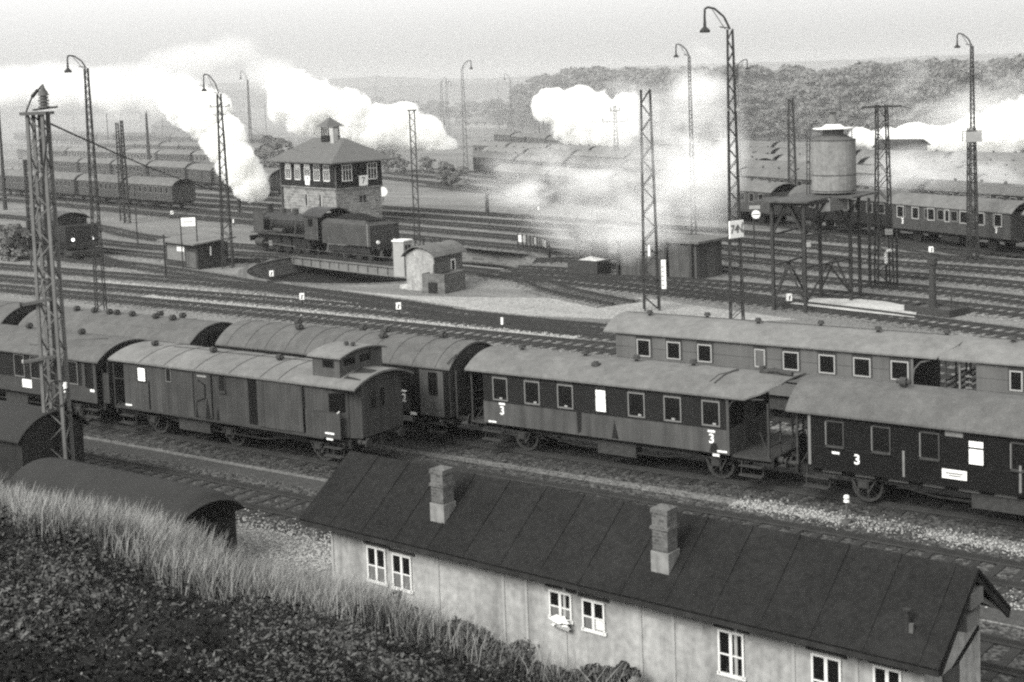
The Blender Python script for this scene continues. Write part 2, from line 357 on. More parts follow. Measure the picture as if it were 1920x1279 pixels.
def roof_mesh(mb, x0, x1, prof, th=.06, taper=None, m=0):
    "thin curved shell; taper=(len, rise) curls the eaves up towards the right-hand/left-hand end"
    xs = [x0, x1] if not taper else [x0 + (x1-x0)*i/24 for i in range(25)]
    n = len(prof); k = len(mb.V); hw = max(abs(p[0]) for p in prof); zt = max(p[1] for p in prof)
    for x in xs:
        f = 0.
        if taper:
            ln, rise, ends = taper
            if 'r' in ends: f = max(f, min(1, max(0, (x-(x1-ln))/ln)))
            if 'l' in ends: f = max(f, min(1, max(0, ((x0+ln)-x)/ln)))
        f = f*f*(3-2*f)
        for y, z in prof: mb.V.append((x, y*(1-.42*f), z+(zt-.04-z)*f*rise if taper else z))
        for y, z in prof: mb.V.append((x, y*(1-.42*f), (z+(zt-.04-z)*f*rise if taper else z)-th))
    w = 2*n
    for i in range(len(xs)-1):
        a = k+i*w; b = a+w
        for j in range(n-1):
            mb.F += [(a+j, b+j, b+j+1, a+j+1), (a+n+j+1, b+n+j+1, b+n+j, a+n+j)]; mb.M += [m, m]
        mb.F += [(a, a+n, b+n, b), (a+n-1, b+n-1, b+2*n-1, a+2*n-1)]; mb.M += [m, m]
    for a, fl in ((k, 0), (k+(len(xs)-1)*w, 1)):
        for j in range(n-1):
            q = (a+j, a+j+1, a+n+j+1, a+n+j); mb.F.append(q if not fl else q[::-1]); mb.M.append(m)
def window(par, x, z, w, h, y=-1.45, side=-1, glass=None, frame=None, fw=.06, name='window', half=False, sill=None, proud=.03):
    "frame as a part with its pane as a sub-part; y is the wall plane, side -1 faces the camera side"
    frame = frame or M_FRAME; mb = MB(); y0, y1 = sorted((y-.004*side*-1, y+proud*side))
    for a, b, c, d in ((-w/2-fw, -w/2, -h/2-fw, h/2+fw), (w/2, w/2+fw, -h/2-fw, h/2+fw), (-w/2, w/2, h/2, h/2+fw), (-w/2, w/2, -h/2-fw, -h/2)): mb.box(a, b, y0, y1, c, d)
    if half: mb.box(-w/2, w/2, y0, y1-.004 if side < 0 else y1, h*.2, h*.2+.035)
    if sill: mb.box(-w/2-fw*1.2, w/2+fw*1.2, y+side*(proud+.05), y, -h/2-fw*1.5, -h/2-fw)
    f = mb.build(name, frame, par, loc=(x, 0, z))
    g = MB(); a, b = sorted((y+.006*side, y-.01*side)); g.box(-w/2, w/2, a, b, -h/2, h/2); g.build('pane', glass or M_GLASS, f)
    return f
def wheel_mesh():
    mb = MB(); n = 20; R = .5
    def ring(r0, r1, y0, y1):
        k = len(mb.V)
        for r, y in ((r0, y0), (r1, y0), (r1, y1), (r0, y1)):
            for i in range(n): t = 2*math.pi*i/n; mb.V.append((r*math.cos(t), y, r*math.sin(t)))
        for j in range(4):
            for i in range(n): a = k+j*n; b = k+((j+1) % 4)*n; mb.F.append((a+i, a+(i+1) % n, b+(i+1) % n, b+i)); mb.M.append(0)
    ring(R-.09, R, -.07, .06); ring(R-.09, R+.028, .03, .06); mb.cyl((0, -.09, 0), (0, .08, 0), .13, n=12)
    for i in range(8):
        t = 2*math.pi*i/8; mb.bar((.1*math.cos(t), 0, .1*math.sin(t)), (.43*math.cos(t), 0, .43*math.sin(t)), .06, .03)
    me = mb.build('wheel', M_UNDER2); d = me.data; bpy.data.objects.remove(me); return d
WHEEL = wheel_mesh()
def _mesh(mb, m, name='part'):
    o = mb.build(name, m); d = o.data; bpy.data.objects.remove(o); return d
mb = MB()
for i in range(5): mb.box(-.62+.1*i, .62-.1*i, -.05, .05, -.03*i-.03, -.03*i)
mb.bar((-.62, 0, -.01), (-.7, 0, .18), .05); mb.bar((.62, 0, -.01), (.7, 0, .18), .05)
mb.box(-.13, .13, -.06, .06, -.36, -.15); mb.box(-.17, -.13, -.03, .03, -.5, .2); mb.box(.13, .17, -.03, .03, -.5, .2); mb.bar((-.15, 0, -.5), (-.55, 0, .2), .04); mb.bar((.15, 0, -.5), (.55, 0, .2), .04)
SPRING = _mesh(mb, M_UNDER2)
mb = MB(); mb.cyl((0, 0, 0), (.42, 0, 0), .07, n=10); mb.cyl((0, 0, 0), (.16, 0, 0), .12, n=10); mb.cyl((.42, 0, 0), (.46, 0, 0), .19, .17, n=14)
BUFFER = _mesh(mb, M_UNDER2)
mb = MB(); mb.cyl((0, 0, -.05), (0, 0, .12), .07, n=8); mb.cyl((0, 0, .1), (0, 0, .22), .15, .1, n=10)
VENT = _mesh(mb, M_VENT)
mb = MB(); mb.cyl((-.09, 0, .14), (.09, 0, .14), .13, n=10); mb.cyl((-.2, 0, .14), (.2, 0, .14), .06, n=8); mb.cyl((0, 0, -.05), (0, 0, .14), .05, n=8)
VENT2 = _mesh(mb, M_VENT)
def inst(name, me, par, loc, rz=0, sc=None):
    o = bpy.data.objects.new(name, me); COL.objects.link(o); o.parent = par; o.location = loc; o.rotation_euler.z = rz
    if sc: o.scale = sc
    return o
def running_gear(t, L, axles, box=True, z0=1.0, steps=True):
    "underframe, wheels, springs, buffers and coupling; L = length over headstocks"
    h = L/2; mb = MB()
    for s in (-1, 1):
        mb.box(-h, h, s*1.12-.05, s*1.12+.05, z0-.22, z0-.01)
        mb.bar((-h*.55, s*1.12, z0-.2), (-h*.3, s*1.12, .55), .05); mb.bar((h*.55, s*1.12, z0-.2), (h*.3, s*1.12, .55), .05); mb.bar((-h*.3, s*1.12, .55), (h*.3, s*1.12, .55), .05)
    for x in (-h, h-.1): mb.box(x, x+.1, -1.3, 1.3, z0-.28, z0-.01)
    mb.box(-h+.1, h-.1, -.9, .9, z0-.12, z0-.02)
    mb.build('underframe', M_UNDER, t)
    for x in axles:
        a = MB(); a.cyl((x, -1.0, .5), (x, 1.0, .5), .08, n=8); a.build('axle', M_UNDER, t)
        for s in (-1, 1):
            inst('wheel', WHEEL, t, (x, s*.76, .5), 0 if s < 0 else math.pi); inst('leaf_spring', SPRING, t, (x, s*1.12, .86))
    for e in (-1, 1):
        for s in (-1, 1): inst('buffer', BUFFER, t, (e*h, s*.875, z0-.12), 0 if e > 0 else math.pi)
        c = MB(); c.bar((e*h, 0, z0-.1), (e*(h+.3), 0, z0-.18), .08); c.bar((e*(h+.25), 0, z0-.15), (e*(h+.3), .02, .45), .07); c.tube([(e*h, .35, z0-.15), (e*(h+.12), .35, .6), (e*(h+.3), .3, .55)], .035); c.bar((e*h, -.4, z0-.15), (e*h, .4, z0-.15), .06); c.tube([(e*h, -.35, z0-.15), (e*(h+.12), -.35, .6), (e*(h+.3), -.3, .55)], .035)
        c.build('coupling', M_UNDER2, t)
    if box:
        for s in (-1, 1):
            b = MB(); b.box(-.75, .75, s*1.0-.2, s*1.0+.2, .4, .85); b.build('battery_box', M_UNDER2, t)
    if steps:
        for e in (-1, 1):
            for s in (-1, 1):
                b = MB(); x = e*(h-.75)
                b.box(x-.4, x+.4, s*1.35-.12, s*1.35+.12, .38, .42); b.box(x-.4, x+.4, s*1.35-.1, s*1.35+.1, .68, .71)
                b.bar((x-.38, s*1.3, .4), (x-.38, s*1.2, z0-.1), .03); b.bar((x+.38, s*1.3, .4), (x+.38, s*1.2, z0-.1), .03); b.build('step_board', M_UNDER2, t)
def dash(par, x, z, w, h, y, m=None, name='plate', side=-1):
    mb = MB(); a, b = sorted((y, y+.012*side)); mb.box(-w/2, w/2, a, b, -h/2, h/2); return mb.build(name, m or M_WHITE, par, loc=(x, 0, z))
RX = (math.radians(90), 0, 0)
def louvre(par, x, z, w, y=-1.45):
    mb = MB()
    for i in range(3): mb.box(-w/2, w/2, y-.02, y+.01, i*.05, i*.05+.028)
    mb.build('louvre', M_UNDER2, par, loc=(x, 0, z))
def gate_gear(t, x, e):
    "open end platform: railings, posts, brake wheel column"
    mb = MB(); y = 1.3
    for s in (-1, 1):
        mb = MB(); mb.bar((x, s*y, 1.0), (x, s*y, 2.75), .06); mb.bar((x, s*.45, 1.0), (x, s*.45, 2.0), .045)
        for z in (1.35, 1.7, 2.0): mb.bar((x, s*y, z), (x, s*.45, z), .035)
        mb.build('platform_railing', M_UNDER2, t)
    b = MB(); b.bar((x-e*.12, .75, .9), (x-e*.12, .75, 2.15), .05); b.cyl((x-e*.12, .75, 2.15), (x-e*.12, .75, 2.18), .18, n=14); b.build('brake_column', M_UNDER2, t)
    c = MB(); c.bar((x-e*.05, -1.2, 1.0), (x-e*.45, -1.0, 1.75), .03); c.build('handrail', M_UNDER2, t); c = MB(); c.bar((x+e*.05, .2, 1.0), (x+e*.35, .2, 1.8), .04); c.build('handrail', M_UNDER2, t)

# ---- the two-tone third-class coach (B3)
yB = V4; W3 = 1.45
def xof(u, c): return u-c
c0 = -25.0
t = thing('passenger_coach', 'two-tone passenger coach with black window band and figure 3 at both ends', 'railway coach', (c0, yB, 0), 0, 'coaches of the near trains')
b = MB(); b.box(-5.35, 4.4, -W3, W3, 1.0, 2.95, 0); b.build('lower_body', M_LOWER, t) if False else None
lb = MB(); lb.box(-5.35, 4.35, -W3, W3, 1.0, 1.83); lb.build('lower_body', M_LOWER, t)
ub = MB(); ub.box(-5.34, 4.34, -W3+.006, W3-.006, 1.83, 2.86); ub.prism([(y, z) for y, z in seg_arc(W3-.006, 2.85, 3.34)], -5.34, 4.34); ub.build('upper_body', M_UPPER, t)
s_ = MB(); s_.box(-5.36, 4.36, -W3-.015, -W3, 1.80, 1.845); s_.box(-5.36, 4.36, W3, W3+.015, 1.80, 1.845); s_.build('waist_moulding', M_UPPER, t)
for s2 in (-1, 1):   # corner pillars
    p_ = MB(); p_.box(4.28, 4.37, s2*W3-.03, s2*W3+.03, 1.0, 2.86); p_.build('corner_pillar', M_LOWER, t)
for i, (a, z1, z2) in enumerate(((-29.58, 2.68, 1.92), (-28.21, 2.68, 1.92), (-26.83, 2.68, 1.92), (-24.02, 2.66, 1.9), (-22.66, 2.64, 1.9), (-21.27, 2.62, 1.9))):
    w = window(t, a-c0, 2.28, .56, .74, y=-W3, frame=M_FRAME, fw=.045); louvre(t, a-c0, 2.70, .62, -W3)
    inner = MB(); inner.box(-.05+.1*(i % 2), .07+.1*(i % 2), -W3-.009, -W3-.006, -.36, -.30); inner.build('window_catch', M_FRAME_L, w)
wb = window(t, -25.41-c0, 2.28, .40, .74, y=-W3, frame=M_UPPER, fw=.03, glass=M_BLIND); louvre(t, -25.41-c0, 2.70, .42, -W3)
g = MB(); g.box(-.2, .2, -W3-.012, -W3-.006, .1, .125); g.build('glazing_bar', M_INK_GREY, wb)
for u, z in ((-29.53, 1.50), (-21.27, 1.45)):
    text('class_number', '3', .42, M_WHITE, t, (u-c0, -W3-.006, z), RX); dash(t, u-c0, z+.25, .26, .07, -W3, name='number_plate')
dash(t, -29.98-c0, 1.07, .34, .06, -W3, name='data_plate'); dash(t, -20.9-c0, 1.08, .36, .06, -W3, name='data_plate'); dash(t, -21.15-c0, .93, .24, .09, -W3+.05, name='data_plate')
st = MB(); st.prism([(-.05, .76), (.16, .76), (.12, .1), (-.02, .0)], -W3-.007, -W3-.003, ax=1); st.build('soot_stain', M_UPPER, t, loc=(-26.35-c0, 0, 1.04))
st = MB(); st.prism([(-.12, 0), (.16, 0), (.06, .35), (0, .62)], -W3-.007, -W3-.003, ax=1); st.build('soot_stain', M_UPPER, t, loc=(-24.9-c0, 0, 1.04))
st = MB(); st.prism([(-.17, 0), (.19, 0), (.1, .3), (-.06, .3)], -W3-.007, -W3-.003, ax=1); st.build('soot_stain', M_UPPER, t, loc=(-21.2-c0, 0, 1.03))
r = MB(); roof_mesh(r, -6.05, 5.95, seg_arc(W3+.13, 2.90, 3.43), taper=(.9, .9, 'r')); r.build('roof', M_ROOF, t, smooth=False)
for x, y in ((-4.6, 0), (-1.9, 0), (.2, -.05), (2.3, .1)): inst('ventilator', VENT, t, (x, y, 3.41))
rg = MB(); rg.cyl((-1.0, -.75, 3.28), (-1.0, -.72, 3.38), .17, n=16); rg.cyl((-1.0, -.76, 3.32), (-1.0, -.74, 3.45), .09, n=12); rg.build('filler_cap', M_VENT, t)
rr = MB(); rr.tube([(3.7, -1.1, 3.19), (3.75, -.9, 3.27), (3.8, -.6, 3.37), (3.9, -.3, 3.43), (4.0, 0, 3.45)], .035); rr.tube([(3.5, -1.05, 3.21), (3.55, -.9, 3.27), (3.6, -.6, 3.37), (3.9, -.3, 3.43)], .02); rr.build('roof_ladder_rail', M_VENT, t)
lamp = MB(); lamp.tube([(4.9, 0, 3.46), (5.3, 0, 3.54), (5.9, 0, 3.46)], .09, n=8); lamp.cyl((4.85, 0, 3.38), (4.85, 0, 3.65), .1, n=10); lamp.build('lamp_jack', M_VENT, t)
fl = MB(); fl.box(4.35, 5.75, -1.35, 1.35, .92, 1.0); fl.build('platform_floor', M_UNDER2, t); fl = MB(); fl.box(-6.0, -5.35, -1.35, 1.35, .92, 1.0); fl.build('platform_floor', M_UNDER2, t)
gate_gear(t, 5.65, 1); gate_gear(t, -5.95, -1)
for s2 in (-1, 1):
    br = MB(); br.tube([(4.37, s2*W3, 2.55), (4.5, s2*W3, 2.75), (4.8, s2*W3, 2.84), (5.5, s2*1.3, 2.86)], .03); br.build('roof_bracket', M_UNDER2, t)
dr = MB(); dr.box(4.345, 4.38, -.4, .4, 1.02, 2.75); dr.build('end_door', M_LOWER, t)
running_gear(t, 11.6, (-3.95, 3.7))

# ---- the black coach at the right edge (B4)
c0 = -12.2
t = thing('passenger_coach', 'black passenger coach with a white destination board and figure 3, nearest the right edge', 'railway coach', (c0, yB-.25, 0), math.radians(-1.2), 'coaches of the near trains')
b = MB(); b.box(-5.7, 6.6, -W3, W3, 1.0, 2.72); b.prism(seg_arc(W3-.004, 2.71, 3.40), -5.7, 6.6); b.build('body', M_DARK, t)
r = MB(); roof_mesh(r, -6.35, 7.0, seg_arc(W3+.14, 2.74, 3.50)); r.build('roof', M_ROOF_B, t)
for u in (-16.99, -15.53, -14.06, -11.45, -10.0): window(t, u-c0, 2.13, .50, .72, y=-W3, frame=M_A, fw=.04, sill=True)
for u in (-16.99, -15.53, -14.06, -11.45): dash(t, u-c0, 1.74, .58, .035, -W3-.01, M_FRAME, 'window_sill'); dash(t, u-c0-.29, 2.13, .03, .72, -W3-.03, M_INK_GREY, 'window_edge')
wb = window(t, -12.72-c0, 2.09, .42, .68, y=-W3, frame=M_DARK, fw=.03, glass=M_BLIND); g = MB(); g.box(-.21, .21, -W3-.014, -W3-.006, .1, .15); g.build('glazing_bar', M_DARK, wb)
db = dash(t, -13.35-c0, 1.38, .72, .27, -W3-.008, name='destination_board')
dash(db, 0, .03, .5, .035, -W3-.02, M_INK_GREY, 'writing_line'); dash(db, .02, -.04, .36, .03, -W3-.02, M_INK_GREY, 'writing_line')
text('class_number', '3', .42, M_WHITE, t, (-16.30-c0, -W3-.006, 1.42), RX); dash(t, -16.98-c0, 1.55, .24, .07, -W3, name='number_plate')
dash(t, -13.35-c0, 2.56, .52, .16, -W3, M_INK_GREY, 'route_holder')
for x in (-2.65, .72): dash(t, x, 1.5, .07, .78, -W3-.02, M_INK_GREY, 'handrail')
dash(t, -5.62, 1.9, .09, 1.6, -W3-.01, M_FRAME, 'corner_pillar')
s_ = MB(); s_.box(-5.7, 6.6, -W3-.012, -W3, 1.66, 1.69); s_.build('waist_moulding', M_UPPER, t)
for k in range(11):
    dash(t, -5.0+k*1.05, .92, .62, .13, -1.24, M_INK_GREY, 'sole_bar_panel')
inst('ventilator', VENT2, t, (-3.1, -.25, 3.5), sc=(1.1, 1.1, 1.1)); inst('ventilator', VENT2, t, (1.6, .2, 3.5))
gate_gear(t, -6.1, -1); running_gear(t, 12.4, (-4.05, 3.9))
ed = MB(); ed.box(-5.74, -5.7, -.4, .4, 1.02, 2.6); ed.build('end_door', M_A, t)
gw = MB(); gw.bar((-6.2, -.6, 1.0), (-6.5, -.6, 1.9), .05); gw.bar((-6.2, .2, 1.0), (-6.35, .2, 2.1), .05); gw.box(-6.15, -6.1, -1.2, -.7, 1.0, 1.9); gw.build('gangway_gate', M_UNDER2, t)

# ---- B2 and B1: high round-roofed coaches
def round_coach(c0, L, ze, zt, label, doors=True, roofm=M_ROOF_B, y=yB, hw=1.5, x0=-1, vents=(), seams=7, body=M_DARK, wins=(), endwall=M_A, rz=0, number=None):
    t = thing('passenger_coach', label, 'railway coach', (c0, y, 0), rz, 'coaches of the near trains')
    h = L/2; b = MB(); b.box(-h, h, -W3, W3, 1.0, ze); b.build('body', body, t)
    pr = seg_arc(hw-.05, ze, zt-.07)
    for e in (-1, 1):
        w = MB(); w.prism([(-W3+.003, ze-.1)]+[(q[0]*.985, q[1]) for q in pr]+[(W3-.003, ze-.1)], e*(h-.03)-.02, e*(h-.03)+.02+.012*e); w.box(e*h+(0 if e > 0 else -.03), e*h+(.03 if e > 0 else 0), -W3+.01, W3-.01, 1.02, ze-.1); w.build('end_wall', endwall, t)
        g = MB(); x = e*(h+.04); g.box(min(x, x+e*.3), max(x, x+e*.3), -.5, .5, 1.05, 2.95); g.build('gangway', M_BLACKGAP, t)
    r = MB(); roof_mesh(r, -h-.12, h+.12, seg_arc(hw+.05, ze+.02, zt, 18)); r.build('roof', roofm, t)
    if seams:
        for k in range(seams):
            x = -h+L*(k+.5)/seams; sm = MB(); pts = [(x, q[0], q[1]+.006) for q in seg_arc(hw+.05, ze+.02, zt, 18)]; sm.tube(pts, .012, n=4); sm.build('roof_seam', M_VENT, t)
    rb = MB(); rb.box(-h, h, -W3-.02, -W3, ze-.16, ze-.06); rb.build('cornice', M_UPPER, t)
    for (x, yy) in vents: inst('ventilator', VENT2, t, (x, yy, zt-.02-(abs(yy)/hw)**2*(zt-ze)))
    for x in wins: window(t, x, 2.15, .5, .72, y=-W3, frame=M_UPPER, fw=.05)
    return t
t = round_coach(-37.85, 11.95, 2.80, 3.55, 'dark coach with ribbed round roof behind the baggage van, figure 2 beside its door', vents=((-3.0, .15), (-2.35, -.45), (.2, .5), (1.4, .5), (2.1, -.5), (4.4, .25)), wins=(-3.5, -1.5, 1.2, 2.6), seams=11)
d_ = MB(); d_.box(4.62, 5.72, -W3-.03, -W3, 1.0, 2.68); d_.build('side_door', M_LOWER, t)
window(t, 5.25, 2.2, .36, .78, y=-W3-.03, frame=M_UPPER, fw=.03)
text('class_number', '2', .42, M_WHITE, t, (3.83, -W3-.006, 1.52), RX); dash(t, 3.83, 1.79, .25, .06, -W3, name='number_plate'); dash(t, 4.25, .98, .3, .1, -W3, name='data_plate'); dash(t, 2.75, 1.65, .34, .36, -W3-.01, name='destination_board')
pn = MB(); pn.box(3.5, 4.1, -W3-.008, -W3, 1.02, 1.62); pn.build('stained_panel', M_A, t)
lt = MB(); lt.tube([(5.95, -1.5, 3.0), (6.05, -1.35, 3.15), (6.1, -1.1, 3.28)], .03); lt.build('roof_hook', M_VENT, t)
running_gear(t, 12.0, (-3.9, 4.3)); gate_gear(t, 6.2, 1)
t = round_coach(-51.25, 11.4, 2.68, 3.36, 'grey round-roofed coach with a long row of torpedo ventilators', vents=((-4.6, -.35), (-3.15, -.3), (-1.9, -.3), (-.85, -.3), (-.35, -.3), (.7, -.3), (1.5, .6), (2.25, -.3), (3.2, .4), (3.35, -.3)), seams=0, wins=(-4, -2, 0, 2, 4), hw=1.55)
pp = MB(); pp.tube([(-5.2, -1.05, 3.09), (3.6, -1.05, 3.09)], .014, n=4); pp.tube([(2.6, -1.1, 3.07), (3.4, -.4, 3.33), (4.2, .3, 3.36)], .018, n=4); pp.tube([(.9, -1.0, 3.11), (1.05, -.7, 3.24)], .018, n=4); pp.build('roof_cable', M_VENT, t)
running_gear(t, 11.6, (-3.7, 3.7))
t = round_coach(-64.2, 11.4, 2.68, 3.36, 'round-roofed coach cut off by the left edge, farther row', vents=((2, .3),), seams=5, wins=(-2, 2), hw=1.55); running_gear(t, 11.6, (-3.7, 3.7))
dk = MB()

# ---- A1: passenger coach on the baggage van's track, cut by the left edge
yA = V3; c0 = -51.7
t = thing('passenger_coach', 'grey-sided coach with an arched roof end, coupled left of the baggage van', 'railway coach', (c0, yA, 0), 0, 'coaches of the near trains')
b = MB(); b.box(-5.6, 5.6, -W3, W3, 1.0, 1.62); b.build('lower_body', M_A, t)
b = MB(); b.box(-5.6, 5.595, -W3+.006, W3-.006, 1.62, 2.66); b.prism(seg_arc(W3-.05, 2.65, 3.2), -5.55, 5.5); b.build('upper_body', M_UPPER, t)
pr = MB(); pr.box(5.6, 6.05, -1.2, 1.2, 1.0, 2.66); pr.box(4.75, 5.61, -W3-.015, -W3+.3, 1.0, 2.66); pr.build('vestibule', M_A, t)
window(t, 5.2, 2.1, .38, .9, y=-W3-.015, frame=M_UPPER, fw=.04); dash(t, 5.36, 1.5, .26, .1, -W3-.02, name='number_plate')
r = MB(); roof_mesh(r, -6.0, 5.95, seg_arc(W3+.16, 2.72, 3.34)); r.build('roof', M_ROOF_B, t)
rf = MB(); pts = seg_arc(W3+.10, 2.60, 3.26, 18); rf.prism(pts+[(q[0]*.86, q[1]-.30) for q in pts[::-1]], 5.70, 5.97); rf.build('roof_end_arch', M_UPPER, t)
ew = MB(); ew.box(5.60, 5.64, -W3, -1.0, 1.0, 2.66); ew.prism(seg_arc(1.3, 2.5, 3.3, 12), 5.60, 5.65); ew.build('end_wall', M_UPPER, t)
for u in (-51.0, -49.9, -48.75, -47.55): window(t, u-c0+.0, 2.12, .62, .86, y=-W3, frame=M_FRAME, fw=.04)
dash(t, -51.55-c0+1.0, 1.4, .62, .34, -W3-.01, name='destination_board'); dash(t, -51.85-c0-1.2, 1.75, .3, .09, -W3, name='number_plate')
text('class_number', '2', .42, M_WHITE, t, (-48.15-c0, -W3-.006, 1.4), RX)
for x in (-.5, 3.0): inst('ventilator', VENT2, t, (x, 0, 3.33))
rk = MB(); rk.tube([(1.2, -1.25, 2.99), (2.2, -1.2, 3.02), (3.6, -.6, 3.26), (4.9, -.2, 3.35)], .02, n=4); rk.build('roof_cable', M_VENT, t)
running_gear(t, 11.8, (-4.0, 4.0))

# ---- A2: the baggage van with raised lookout
c0 = -39.0
t = thing('baggage_van', 'dusty grey baggage van with a raised lookout and a half-open sliding door', 'baggage van', (c0, yA, 0), 0)
b = MB(); b.box(-5.4, 5.05, -W3, W3, 1.05, 2.84); b.build('body', M_VAN, t)
# recessed and bevelled end with the guard's door
e = MB(); e.prism([(5.05, -W3), (5.3, -W3+.05), (5.3, -W3+.05)], 1.05, 2.84) if False else None
k = MB(); P = [(5.05, -W3+.004), (6.1, -1.08), (6.4, -.95), (6.4, 1.2), (6.0, W3-.004), (5.05, W3-.004)]
k.add([(x, y, 1.05) for x, y in P]+[(x, y, 2.84) for x, y in P], [tuple(range(5, -1, -1)), tuple(range(6, 12))]+[(i, (i+1) % 6, 6+(i+1) % 6, 6+i) for i in range(6)]); k.prism(seg_arc(1.25, 2.83, 3.16), 5.0, 6.38); k.prism(seg_arc(W3-.01, 2.83, 3.2), -5.38, 5.04); k.build('end_vestibule', M_VAN, t)
gd = MB(); d0 = Vector((5.08, -W3+.03, 0)); d1 = Vector((6.05, -1.10, 0)); nn = Vector((.36, -1.0, 0)).normalized()*.02
for z0, z1, m in ((1.07, 2.72, 0), (1.95, 2.6, 1)):
    q0 = d0.lerp(d1, .08 if m == 0 else .2)+nn*(1+m*.5); q1 = d0.lerp(d1, .92 if m == 0 else .8)+nn*(1+m*.5)
    gd.add([(q0.x, q0.y, z0), (q1.x, q1.y, z0), (q1.x, q1.y, z1), (q0.x, q0.y, z1)], [(0, 1, 2, 3)], m)
gd.build('guard_door', [M_VAN, M_GLASS], t)
for y in (-.35, .12):
    f = MB(); f.box(6.4, 6.425, y-.17, y+.17, 1.95, 2.65, 0); f.box(6.426, 6.43, y-.12, y+.12, 2.0, 2.6, 1); f.build('end_window', [M_VAN, M_GLASS], t)
cvr = MB(); cvr.box(6.4, 6.43, -.42, .1, 1.15, 1.6); cvr.build('end_hatch', M_A, t)
r = MB(); roof_mesh(r, -6.15, 6.68, seg_arc(W3+.13, 2.91, 3.28), th=.07); r.build('roof', M_ROOF_L, t)
for x in (-4.3, -2.9, -1.2, .6, 2.2, 3.1):
    sm = MB(); sm.tube([(x, q[0], q[1]+.006) for q in seg_arc(W3+.13, 2.91, 3.28, 14)], .013, n=4); sm.build('roof_seam', M_VENT, t)
ca = MB(); ca.tube([(-4.0, -.1, 3.3), (-2.8, 0, 3.3), (-1.0, -.1, 3.3), (3.2, .1, 3.3)], .012, n=4); ca.build('roof_cable', M_VENT, t)
for x in (-4.9, -1.6, 1.9): inst('ventilator', VENT2, t, (x, -.25, 3.26), sc=(.9, .9, .9))
for x in (5.1, 5.4): pass
cu = MB(); X0, X1 = 4.45, 6.0; cu.box(X0, X1, -1.0, 1.0, 3.0, 3.78, 0); cu.prism(seg_arc(1.0, 3.77, 4.05), X0, X1, 0)
cu = MB(); cu.box(4.35, 5.62, -1.12, 1.12, 3.0, 3.84); cu.prism(seg_arc(1.12, 3.83, 3.98), 4.35, 5.62); cq = cu.build('lookout', M_LOWER, t)
cr = MB(); roof_mesh(cr, 4.2, 5.78, seg_arc(1.24, 3.83, 4.04), th=.05); cr.build('lookout_roof', M_ROOF_L, cq)
for x in (5.1,):
    f = MB(); f.box(x-.26, x+.26, -1.14, -1.12, 3.44, 3.70, 0); f.box(x-.2, x+.2, -1.145, -1.14, 3.47, 3.67, 1); f.build('lookout_window', [M_UPPER, M_GLASS], cq)
for y in (-.6, .2):
    f = MB(); f.box(5.62, 5.635, y-.28, y+.28, 3.50, 3.74, 1); f.build('lookout_window', [M_UPPER, M_GLASS], cq)
for x in (5.05, 5.35): inst('ventilator', VENT, t, (x, -.1, 4.02), sc=(.7, .7, .7))
fl = MB(); fl.add([(5.75, -1.1, 3.12), (6.5, -1.1, 3.11), (6.5, -.2, 3.31), (5.75, -.2, 3.32)], [(0, 1, 2, 3)]); fl.build('roof_dark_patch', M_ROOF_D, t)  # darker quad lying on the roof, right of the lookout
# doors and windows in the side
wn = window(t, -43.35-c0-.0, 2.42, .44, .52, y=-W3, frame=M_UPPER, fw=.04, glass=M_BLIND)
window(t, -41.80-c0, 2.52, .24, .46, y=-W3, frame=M_FRAME, fw=.03); window(t, -38.9-c0, 2.5, .30, .62, y=-W3, frame=M_VAN, fw=.04, glass=M_UPPER, sill=True)
for u in (-42.9, -39.45, -38.9+.45-1.3): pass
gp = MB(); gp.box(-.23, .23, -W3-.006, -W3+.01, 1.12, 2.80); gp.build('door_opening', M_BLACKGAP, t, loc=(-37.35-c0, 0, 0))
dd = MB(); dd.box(-.85, .85, -W3-.05, -W3-.008, 1.1, 2.78); dd.build('sliding_door', M_VAN, t, loc=(-36.25-c0, 0, 0))
d2 = MB(); d2.box(-.42, .42, -W3-.045, -W3-.006, 1.12, 2.76); d2.build('side_door', M_VAN, t, loc=(-35.3-c0, 0, 0)); 
d2 = MB(); d2.box(-.05, .05, -W3-.02, -W3-.004, 1.1, 2.8); d2.build('door_gap', M_BLACKGAP, t, loc=(-34.83-c0, 0, 0))
d3 = MB(); d3.box(-.46, .46, -W3-.03, -W3-.004, 1.12, 2.80); d3.build('side_door', M_VAN, t, loc=(-39.95-c0, 0, 0))
for u, w in ((-40.43, .05), (-39.47, .05), (-42.95, .04)):
    d2 = MB(); d2.box(-w/2, w/2, -W3-.034, -W3-.003, 1.1, 2.2 if w < .05 else 2.78); d2.build('door_gap', M_BLACKGAP, t, loc=(u-c0, 0, 0))
tr_ = MB(); tr_.box(-3.2, 5.05, -W3-.09, -W3-.005, 2.80, 2.86); tr_.build('door_rail', M_LOWER, t)
sl_ = MB(); sl_.box(-5.4, 5.05, -W3-.03, -W3+.02, .99, 1.05); sl_.build('sole_bar', M_UNDER2, t)
bx = MB(); bx.box(-.85, .85, -W3-.02, -W3-.003, 1.05, 1.95); bx.build('lower_hatch', M_VAN, t, loc=(-33.85-c0-.15, 0, 0)); hh = MB(); hh.box(-.5, .6, -W3-.03, -W3-.02, 1.95, 1.99); hh.build('hatch_rail', M_UNDER2, t, loc=(-34.0-c0, 0, 0))
dash(t, -33.65-c0, 1.22, .42, .06, -W3-.02, name='data_plate'); dash(t, -33.65-c0, 1.02, .3, .06, -W3-.03, name='data_plate'); dash(t, -44.2-c0, 1.15, .36, .06, -W3, name='data_plate')
